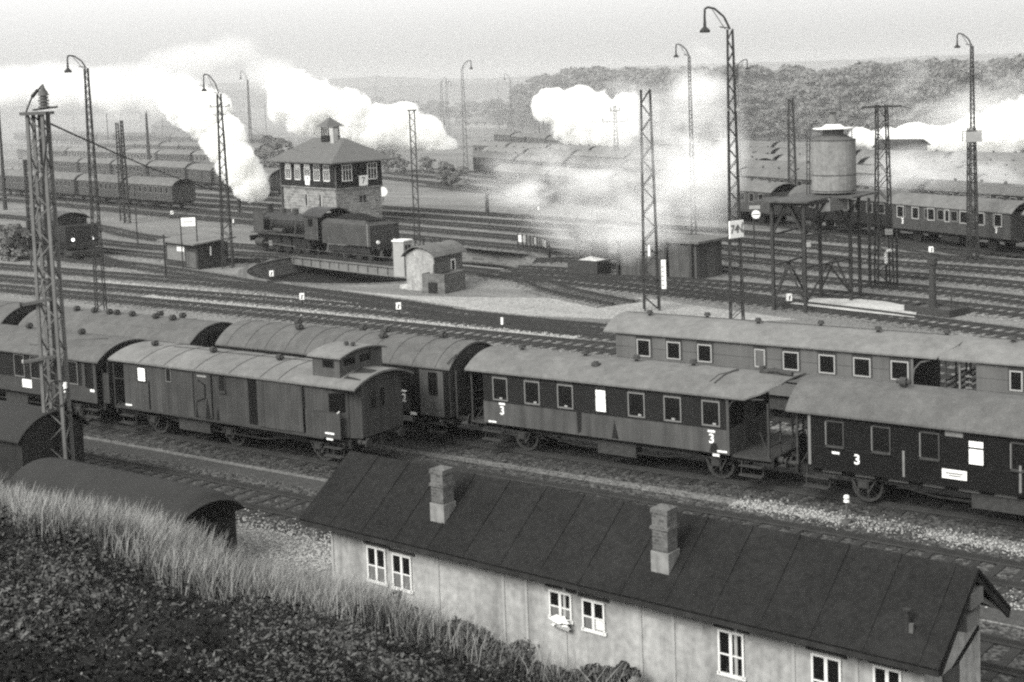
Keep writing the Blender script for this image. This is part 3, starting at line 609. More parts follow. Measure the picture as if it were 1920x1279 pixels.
dash(t, -39.95-c0, 2.66, .5, .06, -W3-.035, M_FRAME_L, 'writing_line'); lt = MB(); lt.tube([(-.25, 0, .3), (.1, 0, .15), (.08, 0, -.35), (-.35, 0, -.5)], .02, n=4); lt.build('lamp_bracket', M_INK, t, loc=(-39.9-c0, -W3-.05, 2.2))
gh = MB(); gh.bar((5.6, -1.38, 1.9), (5.72, -1.33, 2.0), .03); gh.build('door_handle', M_WHITE, t)
for x in (-.95,): pass
for s0 in ((-39.7, .3, .8), (-40.3, .14, .6), (-39.2, .1, .5)):
    st = MB(); u, w, h = s0; st.prism([(-w/2, 0), (w/2, 0), (w*.2, h*.5), (0, h), (-w*.3, h*.6)], -W3-.036, -W3-.03, ax=1); st.build('rust_stain', M_UPPER, t, loc=(u-c0, 0, 1.08))
running_gear(t, 12.3, (-4.2, 0, 4.45), box=False)
b_ = MB(); b_.box(-2.6, -.9, -1.25, -.85, .45, .95); b_.build('battery_box', M_UNDER2, t)
fe = MB(); fe.bar((-6.1, -1.35, 1.0), (-6.1, -1.35, 2.85), .05); fe.bar((-6.1, -1.35, 2.1), (-5.4, -1.42, 2.15), .03); fe.box(-6.1, -5.4, -1.4, 1.4, .95, 1.0); fe.build('end_platform', M_UNDER2, t)

# ---- row C: two pale coaches with vestibule lattice gates
def pale_coach(c0, L, wins, blind, label, curlr):
    t = thing('passenger_coach', label, 'railway coach', (c0, V5, 0), 0, 'coaches of the near trains')
    h = L/2; b = MB(); b.box(-h, h-(1.3 if curlr else 0), -W3, W3, 1.0, 2.9); b.prism(seg_arc(W3-.05, 2.89, 3.33), -h, h-(1.3 if curlr else 0)); b.build('body', M_C, t)
    r = MB(); roof_mesh(r, -h-(.5 if curlr else 1.25), h+.2, seg_arc(W3+.14, 2.95, 3.46, 14), taper=(.6, .9, 'r') if curlr else None); r.build('roof', M_ROOF_L, t)
    for z in (1.9, 2.35): s_ = MB(); s_.box(-h, h-(1.3 if curlr else 0), -W3-.008, -W3, z, z+.02); s_.build('side_moulding', M_LOWER, t)
    for x, w in wins:
        f = MB(); ww = w/2+.11; f.box(x-ww, x+ww, -W3-.012, -W3, 2.0, 2.86); f.build('window_panel', M_A, t)
        window(t, x, 2.36, w, .60, y=-W3-.012, frame=M_FRAME_L, fw=.05, glass=(M_C if x in blind else M_GLASS)); louvre(t, x, 2.74, w+.12, -W3-.012)
    for k in range(6): x = -h+.9+k*(L-1.5)/5; inst('ventilator', VENT, t, (x, -.25+.4*(k % 2), 3.44))
    rr = MB(); rr.tube([(-h-.4, .1, 3.48), (h-.6, .1, 3.48)], .015, n=4); rr.build('roof_line', M_VENT, t)
    running_gear(t, L+.2, (-4.4, 4.4), steps=False); return t
c0 = -23.2
t = pale_coach(c0, 13.5, ((-28.66-c0, .52), (-27.31-c0, .52), (-25.95-c0, .52), (-23.62-c0, .34), (-22.36-c0, .54), (-20.94-c0, .54), (-19.6-c0, .56), (-18.2-c0, .56)), (-23.62-c0,), 'pale wooden-sided coach behind the tall lamp mast, roof curling up over an open platform', True)
ew = MB(); ew.box(5.45, 5.5, -1.3, 1.3, 1.0, 2.85); ew.build('end_wall', M_UPPER, t)
ar = MB(); ar.tube([(5.45, -W3, 2.1), (5.52, -W3, 2.45), (5.75, -W3, 2.72), (6.1, -W3, 2.82)], .035); ar.bar((5.46, -W3, 1.0), (5.46, -W3, 2.85), .07); ar.build('roof_bracket', M_C, t)
gt = MB()
for z in (1.1, 1.3, 1.5, 1.7, 1.9, 2.1): gt.bar((6.6, -1.35, z), (6.6, .9, z), .05)
for y in (-1.35, -.25, .9): gt.bar((6.6, y, 1.0), (6.6, y, 2.8), .05)
gt.build('platform_railing', M_UNDER2, t)
t = pale_coach(-9.2, 12.6, ((-14.15+9.2, .34), (-12.8+9.2, .5), (-11.4+9.2, .5)), (), 'pale coach at the right edge with lattice end gates', False)
gt = MB()
for i in range(7): gt.bar((-6.9, -1.35, 1.1+i*.2), (-6.9, 1.2, 1.1+i*.2), .06); gt.bar((-6.7, -1.35, 1.15+i*.2), (-6.45, -1.4, 1.15+i*.2), .05)
gt.bar((-6.9, -1.35, 1.0), (-6.9, -1.35, 2.8), .06); gt.bar((-6.9, -.2, 1.0), (-6.9, -.2, 2.8), .06); gt.build('lattice_gate', M_FRAME, t)
# ------------------------------------------------------------------ foreground shed
M_FELT = mat('roof_felt_black', .022, var=.42, scale=.55, fine=9, rough=.85, streak=.2)
M_LEG = mat('mast_leg_pale', .20, var=.3, scale=2)
M_PLAST = mat('plaster_pale', .45, var=.32, scale=1.1, fine=6, streak=.5)
M_PLAST_B = mat('plaster_batten', .5, var=.18, scale=3)
M_BRICK = mat('chimney_brick', .15, var=.3, brick=(.13, .07), fine=14)
M_RENDER = mat('chimney_render', .28, var=.45, scale=5, streak=.4)
M_WINW = mat('casement_white', .62, var=.1, rough=.5)
M_WOODD = mat('wood_dark', .04, var=.4, scale=2, streak=.4, planks=(1, .16))
M_IRON = mat('iron_dark', .05, var=.35, scale=3, rough=.6)
M_IRON_L = mat('iron_weathered', .13, var=.35, scale=3, rough=.6)
E0 = Vector((-24.55, 24.75, 0)); E1 = Vector((-8.3, 23.78, 0))
ang = math.atan2(E1.y-E0.y, E1.x-E0.x); LS = (E1-E0).length
t = thing('workshop_shed', 'long low plastered shed with black felt roof and two brick chimneys in the foreground', 'shed', E0, ang)
RH, EZ, DD, FY = 3.86, 2.56, 1.78, 3.55     # ridge height, eave height, ridge depth, full depth
wl = MB(); w0, w1 = .5, 3.1; wl.box(.6, LS-.45, w0, w1, -.3, EZ+.2); wl.prism([(w0, EZ+.19), (DD, RH-.12), (w1, EZ+.19)], .6, LS-.45); wl.build('wall', M_PLAST, t)
rf = MB(); rf.add([(0, 0, EZ), (LS, 0, EZ), (LS+.05, DD, RH), (.05, DD, RH), (LS, FY, EZ), (.0, FY, EZ),
                   (0, .03, EZ-.07), (LS, .03, EZ-.07), (LS+.05, DD, RH-.09), (.05, DD, RH-.09), (LS, FY-.03, EZ-.07), (0, FY-.03, EZ-.07)],
                  [(0, 1, 2, 3), (3, 2, 4, 5), (7, 6, 9, 8), (8, 9, 11, 10), (1, 0, 6, 7), (5, 4, 10, 11), (2, 1, 7, 8), (4, 2, 8, 10), (0, 3, 9, 6), (3, 5, 11, 9)])
ro = rf.build('roof', M_FELT, t)
for k in range(15):
    x = 1.0+k*1.06; b = MB(); b.bar((x+.05, .02, EZ+.012), (x+.05, DD, RH+.012), .055, .03); b.build('roof_seam', M_FELT, ro)
bo = MB(); bo.box(0, LS, .02, .05, EZ-.15, EZ-.03); bo.build('gutter_board', M_WOODD, t)
# gable end: barge boards, purlin ends, diagonal braces
gb = MB(); gb.bar((LS-.02, .1, EZ-.12), (LS-.02, DD, RH-.16), .05, .12); gb.build('barge_board', M_WOODD, t); gb = MB(); gb.bar((LS-.02, FY-.1, EZ-.12), (LS-.02, DD, RH-.16), .05, .12); gb.build('barge_board', M_WOODD, t)
pe = MB(); pe.box(LS-.42, LS+.05, DD-.35, DD+.2, EZ+.62, EZ+.9); pe.build('beam_end', M_FRAME, t); pe = MB(); pe.box(LS-.42, LS-.02, DD-.42, DD+.05, EZ+.2, EZ+.5); pe.build('beam_end', M_FRAME, t)
pe = MB(); pe.bar((LS-.4, DD+.2, EZ+.75), (LS-.05, FY-.3, EZ+.05), .09); pe.build('brace', M_FRAME_L, t)
for a, b in (((w0+.2, 1.55), (w1-.1, 2.25)), ((w0+.2, .4), (w1-.1, 1.1))):
    g = MB(); g.bar((LS-.44, a[0], a[1]), (LS-.44, b[0], b[1]), .03, .09); g.build('brace', M_UPPER, t)
gd_ = MB(); gd_.box(LS-.45, LS-.42, w0+.75, w0+1.5, -.2, 1.9); gd_.build('door', M_LOWER, t)
for x in (.62, 4.1, 6.05, 6.7, 7.75, 9.7, 10.5, 11.95, 13.2, 14.5, LS-.5):    # pale cover battens
    b = MB(); b.box(x-.035, x+.035, w0-.02, w0, .1, EZ+.05); b.build('wall_batten', M_PLAST_B, t)
for a, b in ((4.0, 6.7), (7.2, 7.8), (9.8, 11.2), (12.2, 14.2)):
    q = MB(); q.box(a, b, w0-.012, w0, 2.02, 2.13); q.build('wall_rail', M_FRAME_L, t)
def px2wall(x, y):
    vy = 25.2
    for _ in range(8):
        u, z = S(x, y, vy); d = Vector((u, vy, 0))-E0; lx = d.x*math.cos(ang)+d.y*math.sin(ang); vy = E0.y+lx*math.sin(ang)+w0*math.cos(ang)
    return lx, z
def casement(x, z, w, h, low='glass', broken=False):
    f = MB(); y0, y1 = w0-.04, w0+.0; fw = .045
    for a, b, c, d in ((-w/2-fw, -w/2, -h/2-fw, h/2+fw), (w/2, w/2+fw, -h/2-fw, h/2+fw), (-w/2, w/2, h/2, h/2+fw), (-w/2-fw-.03, w/2+fw+.03, -h/2-fw-.03, -h/2), (-.035, .035, -h/2, h/2)): f.box(a, b, y0, y1, c, d)
    for s in (-1, 1): f.box(min(0, s*w/2), max(0, s*w/2), y0+.006, y1-.004, -.05, -.02)
    o = f.build('window', M_WINW, t, loc=(x, 0, z))
    for s in (-1, 1):
        g = MB(); g.box(min(.035*s, s*w/2), max(.035*s, s*w/2), w0-.012, w0-.002, -h/2, h/2, 0); g.build('pane', M_GLASS, o)
        if low == 'curtain':
            g = MB(); g.box(min(.045*s, s*(w/2-.02)), max(.045*s, s*(w/2-.02)), w0-.018, w0-.013, -h/2+.02, -.06); g.build('curtain', M_FRAME if s < 0 or not broken else M_WINW, o)
    pl = MB(); pl.box(-w/2-.16, w/2+.16, w0-.01, w0, h/2+.06, h/2+.14); pl.build('lintel', M_LOWER, o)
    return o
for (xa, ya, xb, yb), lw, br in (((691, 1022, 724, 1090), 'curtain', False), ((738, 1036, 772, 1104), 'curtain', False), ((1032, 1105, 1072, 1160), 'curtain', False), ((1094, 1122, 1134, 1182), 'curtain', True), ((1349, 1180, 1395, 1265), 'glass', False), ((1524, 1226, 1577, 1320), 'glass', False), ((1640, 1248, 1690, 1340), 'glass', False)):
    a = px2wall(xa, (ya+yb)/2); mx = px2wall((xa+xb)/2, ya+6); b = px2wall(xb, (ya+yb)/2); lo = px2wall((xa+xb)/2, yb)
    casement((a[0]+b[0])/2, (mx[1]+lo[1])/2, b[0]-a[0]-.06, mx[1]-lo[1]-.04, lw, br)
rg_ = MB()
for i in range(9): rg_.add([(-.3+random.random()*.5, w0-.1-random.random()*.1, random.uniform(-.1, .2)), (-.2+random.random()*.5, w0-.12, random.uniform(-.15, .1)), (random.random()*.4, w0-.2, random.uniform(-.1, .1)), (random.random()*.5-.2, w0-.08, random.uniform(0, .2))], [(0, 1, 2, 3)])
wx = px2wall(1055, 1168); rg_.build('laundry_cloth', M_WINW, t, loc=(wx[0], 0, wx[1]+.02))
def roof_px(x, y):   # photo pixel on near roof slope -> local x, depth
    z = 3.2
    for _ in range(40):
        u, v = G(x, y, z); d = Vector((u, v, 0))-E0; lx = d.x*math.cos(ang)+d.y*math.sin(ang); ly = -d.x*math.sin(ang)+d.y*math.cos(ang); z += .4*(EZ+(RH-EZ)*max(0, min(ly, DD))/DD-z)
    return lx, ly, z
for px, pyb, pyt in ((825, 972, 880), (1242, 1066, 954)):
    lx, ly, z = roof_px(px, pyb); wp = E0+Vector((lx*math.cos(ang)-ly*math.sin(ang), lx*math.sin(ang)+ly*math.cos(ang), 0)); zt = ZH(wp.x, wp.y, pyt)
    h = zt-z; c = MB(); r = .185; c.box(-r, r, -r, r, .3, h-.06)
    co = c.build('chimney', M_BRICK, t, loc=(lx, ly+.12, z)); co.rotation_euler.z = 0
    c = MB(); c.box(-r-.03, r+.03, -r-.03, r+.03, -.3, .36); c.build('chimney_base', M_RENDER, co)
    c = MB(); c.box(-r-.035, r+.035, -r-.035, r+.035, h*.66, h*.66+.06); c.build('brick_course', M_BRICK, co); c = MB(); c.box(-r-.02, r+.02, -r-.02, r+.02, h-.1, h+.0); c.build('brick_course', M_BRICK, co)
lx, ly, z = roof_px(1701, 1178); c = MB(); c.cyl((0, 0, -.1), (0, 0, .32), .055, n=10); c.cyl((0, 0, .32), (0, 0, .36), .08, n=10); c.build('vent_pipe', M_IRON, t, loc=(lx, ly, z)); c = MB(); c.box(-.04, .04, -.05, .02, -.05, .12); c.build('flashing', M_IRON_L, t, loc=(lx+.1, ly-.02, z))
# ------------------------------------------------------------------ arched hut and long barrel-roofed wagon body at the left
t = thing('arched_hut', 'dark boarded hut with low arched felt roof at the left edge beside the embankment', 'hut', (-40.0, 29.05, 0))
b = MB(); b.box(-7, 0, -1.22, 1.22, -.2, 2.0); b.prism(seg_arc(1.2, 1.99, 2.62), -7, 0); b.build('wall', M_WOODD, t)
r = MB(); roof_mesh(r, -7.2, .12, seg_arc(1.42, 2.0, 2.72), th=.05); r.build('roof', M_ROOF_D, t)
t = thing('wagon_body', 'long dark barrel-roofed wagon body half hidden in the tall grass', 'wagon body', (-32.9, 26.4, 0), math.radians(-.5))
b = MB(); b.box(-4.3, 3.1, -1.15, 1.15, -.2, 1.45); b.build('wall', M_WOODD, t)
r = MB(); k0 = [( -4.45, .75), (-4.3, .93), (-4.0, 1.0), (2.4, 1.0), (2.85, .97), (3.12, .9), (3.3, .79), (3.4, .62)]
pr = seg_arc(1.28, 1.35, 2.12, 16); n = len(pr)
for x, f in k0: r.V += [(x, y*(.9+.1*f), 1.35+(z-1.35)*f) for y, z in pr]
for i in range(len(k0)-1):
    for j in range(n-1): a = i*n+j; r.F.append((a, a+n, a+n+1, a+1)); r.M.append(0)
r.F += [tuple(range(n-1, -1, -1)), tuple(range((len(k0)-1)*n, len(k0)*n))]; r.M += [0, 0]
r.build('roof', M_ROOF_D, t, smooth=True)
# ------------------------------------------------------------------ lattice masts
def lattice(mb, h, w0, w1, d0=None, d1=None, leg=.06, br=.03, step=1.1, z0=0., faces='xy', m=0):
    d0 = d0 or w0; d1 = d1 or w1
    f = lambda z: (w0+(w1-w0)*z/h, d0+(d1-d0)*z/h)
    for sx in (-1, 1):
        for sy in (-1, 1): mb.bar((sx*w0/2, sy*d0/2, z0), (sx*w1/2, sy*d1/2, z0+h), leg, m=m)
    n = max(2, int(h/(step*(w0+w1)/2)))
    for i in range(n):
        za, zb = h*i/n, h*(i+1)/n; a, da = f(za); b, db = f(zb); s = 1 if i % 2 else -1
        if 'x' in faces:
            for sy in (-1, 1): mb.bar((-s*a/2, sy*da/2, z0+za), (s*b/2, sy*db/2, z0+zb), br, m=m)
        if 'y' in faces:
            for sx in (-1, 1): mb.bar((sx*a/2, -s*da/2, z0+za), (sx*b/2, s*db/2, z0+zb), br, m=m)
def lamp_mast(u, v, ytop, ylamp, label, w=.62, hook=1, rot=PSI, sz=1., leg=.06, name='lamp_mast'):
    "ytop: photo row of the mast head, ylamp: photo row of the top of the lamp arm"
    h = ZH(u, v, ytop); ha = ZH(u, v, ylamp)-h; t = thing(name, label, 'lamp mast', (u, v, 0), rot, 'lattice lamp masts of the yard')
    mb = MB(); lattice(mb, h+.2, w, w*.36, leg=leg, br=leg*.5, z0=-.2); mb.build('lattice_column', M_IRON, t)
    s = -hook*sz; A = MB()
    pts = [(0, 0, h), (s*.25, 0, h+ha*.55), (s*.65, 0, h+ha*.92), (s*.95, 0, h+ha), (s*1.08, 0, h+ha*.93), (s*1.1, 0, h+ha*.6)]
    A.tube(pts, .035*sz+.015, n=6); A.bar((0, 0, h+.05), (s*.45, 0, h+.12), .05); A.bar((s*.2, 0, h), (s*.75, 0, h+ha*.88), .03); A.build('lamp_arm', M_IRON, t)
    L = MB(); x = s*1.1; z = h+ha*.6; L.cyl((x, 0, z), (x, 0, z-.45*sz), .05*sz, .07*sz, n=8); L.cyl((x, 0, z-.45*sz), (x, 0, z-.62*sz), .08*sz, .24*sz, n=12); L.cyl((x, 0, z-.62*sz), (x, 0, z-.70*sz), .24*sz, .22*sz, n=12); L.build('lamp', M_IRON, t)
    return t, h
def GP(x, y): return G(x, y, -.1)
u, v = GP(190, 588); t, h = lamp_mast(u, v, 128, 103, 'tall lattice lamp mast behind the torpedo-vented coach roof', w=.55)
u, v = GP(428, 500); t, h = lamp_mast(u, v, 176, 138, 'lattice lamp mast with insulator brackets standing beside the square brick hut', w=.75, leg=.08)
zc = ZH(u, v, 200); c = MB(); c.bar((-.75, 0, zc), (.75, 0, zc), .05); c.bar((-.5, 0, zc-.6), (.5, 0, zc-.6), .05); c.build('insulator_bracket', M_IRON, t)
for x in (-.7, .7): q = MB(); q.cyl((x, 0, zc), (x, 0, zc+.18), .06, n=8); q.build('insulator', M_FRAME_L, t)
u, v = GP(1384, 692); t, h = lamp_mast(u, v, 55, 12, 'tallest lattice lamp mast, carrying the board 74 N', w=.62)
zs = ZH(u, v, 428); sb = MB(); sb.box(-.44, .44, -.03, .03, -.38, .38); s_o = sb.build('track_sign', M_WHITE, t, loc=(0, -.42, zs)); s_o.rotation_euler = (0, 0, math.radians(38))
text('sign_text', '74', .52, M_INK_GREY, s_o, (-.14, -.034, 0), RX); text('sign_text', 'N', .46, M_INK_GREY, s_o, (.2, -.034, 0), RX); text('sign_text', '8', .2, M_INK_GREY, s_o, (.37, -.034, .2), RX); text('sign_text', '8', .2, M_INK_GREY, s_o, (.37, -.034, -.12), RX)
zf = ZH(u, v, 208)
for x in (-.28, .28): q = MB(); q.cyl((x, -.2, zf), (x, -.2, zf+.12), .13, n=10); q.build('floodlight', M_FRAME_L, t)
for (x, yb, yt, yl, lab, w, hk, sz) in (
    (472, 300, 150, 133, 'slim lamp mast rising out of the steam left of the signal box', .55, 1, 1.2),
    (707, 215, 150, 135, 'very distant lamp mast above the steam behind the signal box roof', .9, -1, 1.6),
    (753, 212, 162, 150, 'distant lamp mast just right of the steam bank over the signal box', .7, 1, 1.4),
    (875, 345, 128, 114, 'lamp mast with its arm bent to the right, between steam and the wooded hill', .6, -1, 1.1),
    (831, 262, 156, 145, 'left one of two distant masts standing close together', .9, -1, 1.2),
    (841, 268, 160, 152, 'right one of two distant masts standing close together', .8, -1, 1.0),
    (961, 262, 150, 138, 'faint lamp mast at the left foot of the wooded hill', .6, 1, 1.2),
    (1302, 482, 105, 82, 'lamp mast half dissolved in the rising steam left of the tallest mast', .36, 1, .85),
    (1826, 482, 86, 62, 'lamp mast at the far right whose arm stands above the trees', .42, 1, .9),
    (1388, 400, 128, 112, 'thin lamp mast directly behind the tallest mast', .4, -1, .9),
    (52, 250, 172, 165, 'faint distant mast in the smoke at the far left', .6, 1, 1.0)):
    u, v = GP(x, yb); lamp_mast(u, v, yt, yl, lab, w=w, hook=hk, sz=sz, leg=.09 if sz > 1.1 else .05)
def pylon(x, yb, yt, label, w=.6, wt=None, arms=(), flat=False, leg=.07, cap=0., name='lattice_pylon', solid=False, tagz=None):
    u, v = GP(x, yb); h = ZH(u, v, yt); t = thing(name, label, 'pylon', (u, v, 0), PSI, 'wire pylons of the yard'); mb = MB()
    if solid: mb.cyl((0, 0, -.2), (0, 0, h), w/2, (wt or w*.6)/2, n=10)
    else: lattice(mb, h+.2, w, wt or w, leg=leg, br=leg*.55, z0=-.2)
    mb.build('mast_column' if solid else 'lattice_column', M_IRON, t)
    if cap: c = MB(); c.box(-cap/2, cap/2, -cap/2, cap/2, h, h+.1); c.build('cap_plate', M_IRON, t)
    for ya, l in arms:
        za = ZH(u, v, ya); c = MB(); c.bar((-l/2, 0, za), (l/2, 0, za), .12); c.build('cross_arm', M_IRON, t)
        for s in (-1, 1): q = MB(); q.cyl((s*l/2, 0, za), (s*l/2, 0, za+.5), .09, n=6); q.build('insulator', M_IRON_L, t)
    return t, u, v, h
pylon(783, 460, 208, 'flat-topped narrow lattice pylon right of the signal box', w=.42, cap=.75)
pylon(1157, 330, 197, 'lattice pylon with two cross arms in front of the white steam cloud', w=.7, wt=.25, arms=((228, 3.4), (208, 1.2)), leg=.1)
pylon(230, 412, 230, 'left one of a close pair of thin pylons by the distant coaches', w=.45, wt=.25, leg=.06)
pylon(239, 417, 226, 'right one of a close pair of thin pylons by the distant coaches', w=.55, wt=.2, leg=.08)
pylon(281, 332, 208, 'dark tapered post standing behind the distant coach row', w=.75, wt=.3, solid=True)
pylon(10, 392, 196, 'plain tapered post at the left edge', w=.55, wt=.22, solid=True)
pylon(914, 402, 352, 'short stout post among the rails left of the drifting steam', w=.42, wt=.28, solid=True, leg=.1)
pylon(1487, 400, 185, 'lattice pylon left of the water tower', w=.75, wt=.4, leg=.09)
pylon(449, 396, 362, 'short dark stub post under the steam puff', w=.45, wt=.4, solid=True)
pylon(1415, 492, 400, 'thin signal post with a round white disc left of the water tower', w=.12, wt=.1, solid=True, name='signal_post')
pylon(1824, 486, 240, 'lattice pylon with a white signboard in front of the long steam strip', w=.62, wt=.4, leg=.08)
pylon(63, 480, 300, 'dark twin post behind the big lattice mast', w=.5, wt=.45, leg=.1)
pylon(258, 455, 345, 'thin straight pole between the rails left of the brick hut', w=.12, wt=.08, solid=True)
pylon(532, 395, 340, 'thin pole before the left corner of the signal box', w=.14, wt=.1, solid=True)
for x, yb, yt in ((614, 255, 205), (500, 250, 190), (650, 250, 200), (205, 262, 200), (150, 255, 180), (340, 262, 215), (1030, 275, 215), (1095, 280, 225)):
    pass
# twin pylons (portal legs)
for x, yb, yt, w, lab in ((1222, 578, 168, .85, 'wide lattice mast standing in the steam, left of the tallest mast'), (1658, 532, 196, .95, 'wide lattice mast right of the water tower')):
    t, u, v, h = pylon(x, yb, yt, lab, w=w, wt=w*.6, leg=.085)
    if x < 1300:
        for zz in (ZH(u, v, 470), ZH(u, v, 520)): c = MB(); c.bar((-.6, -.5, zz), (.6, -.5, zz), .06); c.build('cross_tie', M_IRON, t)
        b = MB(); b.box(.0, .26, -.55, -.5, ZH(u, v, 540), ZH(u, v, 486)); b.build('gauge_board', M_WHITE, t, loc=(.55, 0, 0))
        for i in range(5): q = MB(); q.box(.57, .70, -.56, -.551, ZH(u, v, 534)+i*.26, ZH(u, v, 534)+i*.26+.06); q.build('gauge_mark', M_INK_GREY, t)
        lp = MB(); lp.cyl((-.1, -.55, ZH(u, v, 478)), (-.1, -.55, ZH(u, v, 458)), .07, n=8); lp.build('lamp', M_WHITE, t)
    else:
        c = MB(); c.box(-.95, -.8, -.1, .1, -.2, ZH(u, v, 370)); c.build('side_post', M_IRON, t); c = MB(); c.box(.75, .85, -.1, .1, -.2, ZH(u, v, 430)); c.build('side_post', M_IRON, t)
        c = MB(); zz = ZH(u, v, 435); c.box(-.05, .42, -.55, -.52, zz-.12, zz+.22); c.build('sign_board', M_FRAME_L, t); q = MB(); q.box(.02, .36, -.555, -.551, zz+.0, zz+.05); q.build('sign_text', M_INK_GREY, t)
        c = MB(); zz = ZH(u, v, 200); c.bar((-1.2, 0, zz), (1.2, 0, zz), .12); c.build('cross_arm', M_IRON, t)
u, v = GP(1824, 486); zz = ZH(u, v, 256)
t = thing('signal_board', 'white rectangular board on the lattice pylon in front of the long steam strip', 'sign', (u, v, zz), PSI); b = MB(); b.box(-.55, .55, -.5, -.45, -.35, .35); b.build('panel', M_FRAME_L, t); b = MB(); b.bar((-.75, -.48, -.3), (-.75, -.48, .4), .06); b.bar((-.75, -.48, .4), (.55, -.48, .4), .06); b.build('frame', M_IRON_L, t)
u, v = GP(1415, 492); zz = ZH(u, v, 402)
t = thing('signal_disc', 'round white signal disc with a dark bar on its thin post', 'signal', (u, v, zz), PSI); b = MB(); b.cyl((.15, -.12, 0), (.15, -.09, 0), .3, n=20); b.build('disc', M_WHITE, t); b = MB(); b.box(-.1, .4, -.13, -.121, -.03, .03); b.build('disc_bar', M_INK, t)
b = MB(); b.box(-.3, .45, -.1, -.06, .38, .62); b.build('route_board', M_FRAME_L, t)
# ------------------------------------------------------------------ the big near mast at the left
u0, z_ = S(108, 872, 29.3); ht = S(82, 215, 29.3)[1]
t = thing('lattice_mast', 'big near square lattice mast with a lantern-shaped insulator on its platform', 'mast', (u0+.15, 29.3, 0), PSI*.9, 'lattice lamp masts of the yard')
mb = MB(); w0_, w1_, d0_, d1_ = .66, .50, .66, .50
lattice(mb, ht+.2, w0_, w1_, leg=.10, br=.038, step=1.0, z0=-.2); 
mb.build('lattice_column', M_LEG, t)
c = MB(); c.box(.04, .18, -.12, .02, -.2, ht); c.build('centre_channel', M_IRON, t)
c = MB(); c.box(-.46, .42, -.38, .38, ht, ht+.10); c.build('platform', M_IRON_L, t)
c = MB(); c.bar((-.1, -.1, ht+.16), (.78, -.3, ht+.24), .09, .06); c.build('insulator_arm', M_IRON, t)
c = MB()
for z, r in ((0, .19), (.1, .17), (.2, .19), (.3, .16), (.4, .18)): c.cyl((.33, -.25, ht+.22+z), (.33, -.25, ht+.29+z), r, r*.9, n=12)
c.cyl((.33, -.25, ht+.62), (.33, -.25, ht+.78), .19, .12, n=12); c.cyl((.33, -.25, ht+.78), (.33, -.25, ht+1.0), .1, .02, n=10); c.cyl((.33, -.25, ht+.2), (.33, -.25, ht+.8), .11, n=10); c.build('lantern_insulator', M_IRON_L, t)
c = MB(); c.tube([(-.38, 0, ht+.1), (-.15, -.05, ht+.55), (.05, -.1, ht+.75), (.33, -.22, ht+.98)], .03); c.cyl((-.12, -.05, ht+.6), (.1, -.12, ht+.8), .06, n=8); c.build('curved_bracket', M_IRON, t)
c = MB(); c.tube([(.42, -.3, ht+.1), (.40, -.3, ht-.7), (.22, -.3, ht-1.7), (.16, -.3, ht-2.4)], .035); c.build('strut', M_IRON, t)
for zpx, xl, lm in ((562, -.75, M_IRON), (668, -.8, M_WHITE)):
    zz = S(100, zpx, 29.3)[1]; c = MB(); c.bar((.2, -.3, zz+.05), (xl, -.5, zz-.08), .10); c.build('bracket_arm', M_IRON_L, t); q = MB(); q.cyl((xl, -.5, zz-.08), (xl-.05, -.51, zz-.09), .09, n=10); q.build('arm_cap', M_FRAME_L if lm is M_WHITE else lm, t)
zz = S(115, 728, 29.3)[1]; c = MB(); n_ = 20; ring = [(.25+.33*math.cos(2*math.pi*i/n_), -.42, zz-.1+.42*math.sin(2*math.pi*i/n_)) for i in range(n_+1)]; c.tube(ring, .022, n=5); c.build('cable_loop', M_IRON, t)
q = MB(); q.cyl((.52, -.46, zz+.05), (.52, -.44, zz+.25), .06, n=8); q.build('insulator', M_WHITE, t)
MASTTOP = Vector((u0+.3, 29.2, ht-.1))
def wire(name, p, q, sag, r, label, cat='cable', n=18):
    p, q = Vector(p), Vector(q); mb = MB(); pts = []
    for i in range(n+1):
        s = i/n; a = p.lerp(q, s); a.z -= sag*4*s*(1-s); pts.append(a)
    mb.tube(pts, r, n=5); return tag(mb.build(name, M_IRON, None), label, cat)
pu, pv = GP(449, 396); wire('overhead_cable', MASTTOP, (pu, pv, ZH(pu, pv, 364)), .5, .035, 'thick cable slanting down from the near mast to the stub post under the steam')
pu, pv = GP(258, 455); wire('guy_wire', MASTTOP-Vector((0, 0, 2.2)), (pu, pv, 0.1), .3, .012, 'thin guy wire running from the near mast down to the rails')
pu, pv = GP(428, 500); pz = ZH(pu, pv, 200); bu, bv = G(640, 300, 5.9)
wire('overhead_wire', (pu+.5, pv, pz), (-100, 104, 7.0), .6, .012, 'thin wire from the bracketed lamp mast towards the signal box roof')
# ------------------------------------------------------------------ signal box
M_STONE_W = mat('rubble_stone', .26, var=.3, brick=(.7, .28), fine=3)
M_TILE = mat('tile_roof_grey', .145, var=.14, scale=2, fine=18)
M_SBW = mat('signal_box_boards', .022, var=.25, planks=(0, .2))
t = thing('signal_box', 'signal box with dark boarded storey on a stone base, hipped roof and small turret', 'signal box', (-93.6, 101.7, 0), math.atan2(3.1, -10.5)+math.pi)
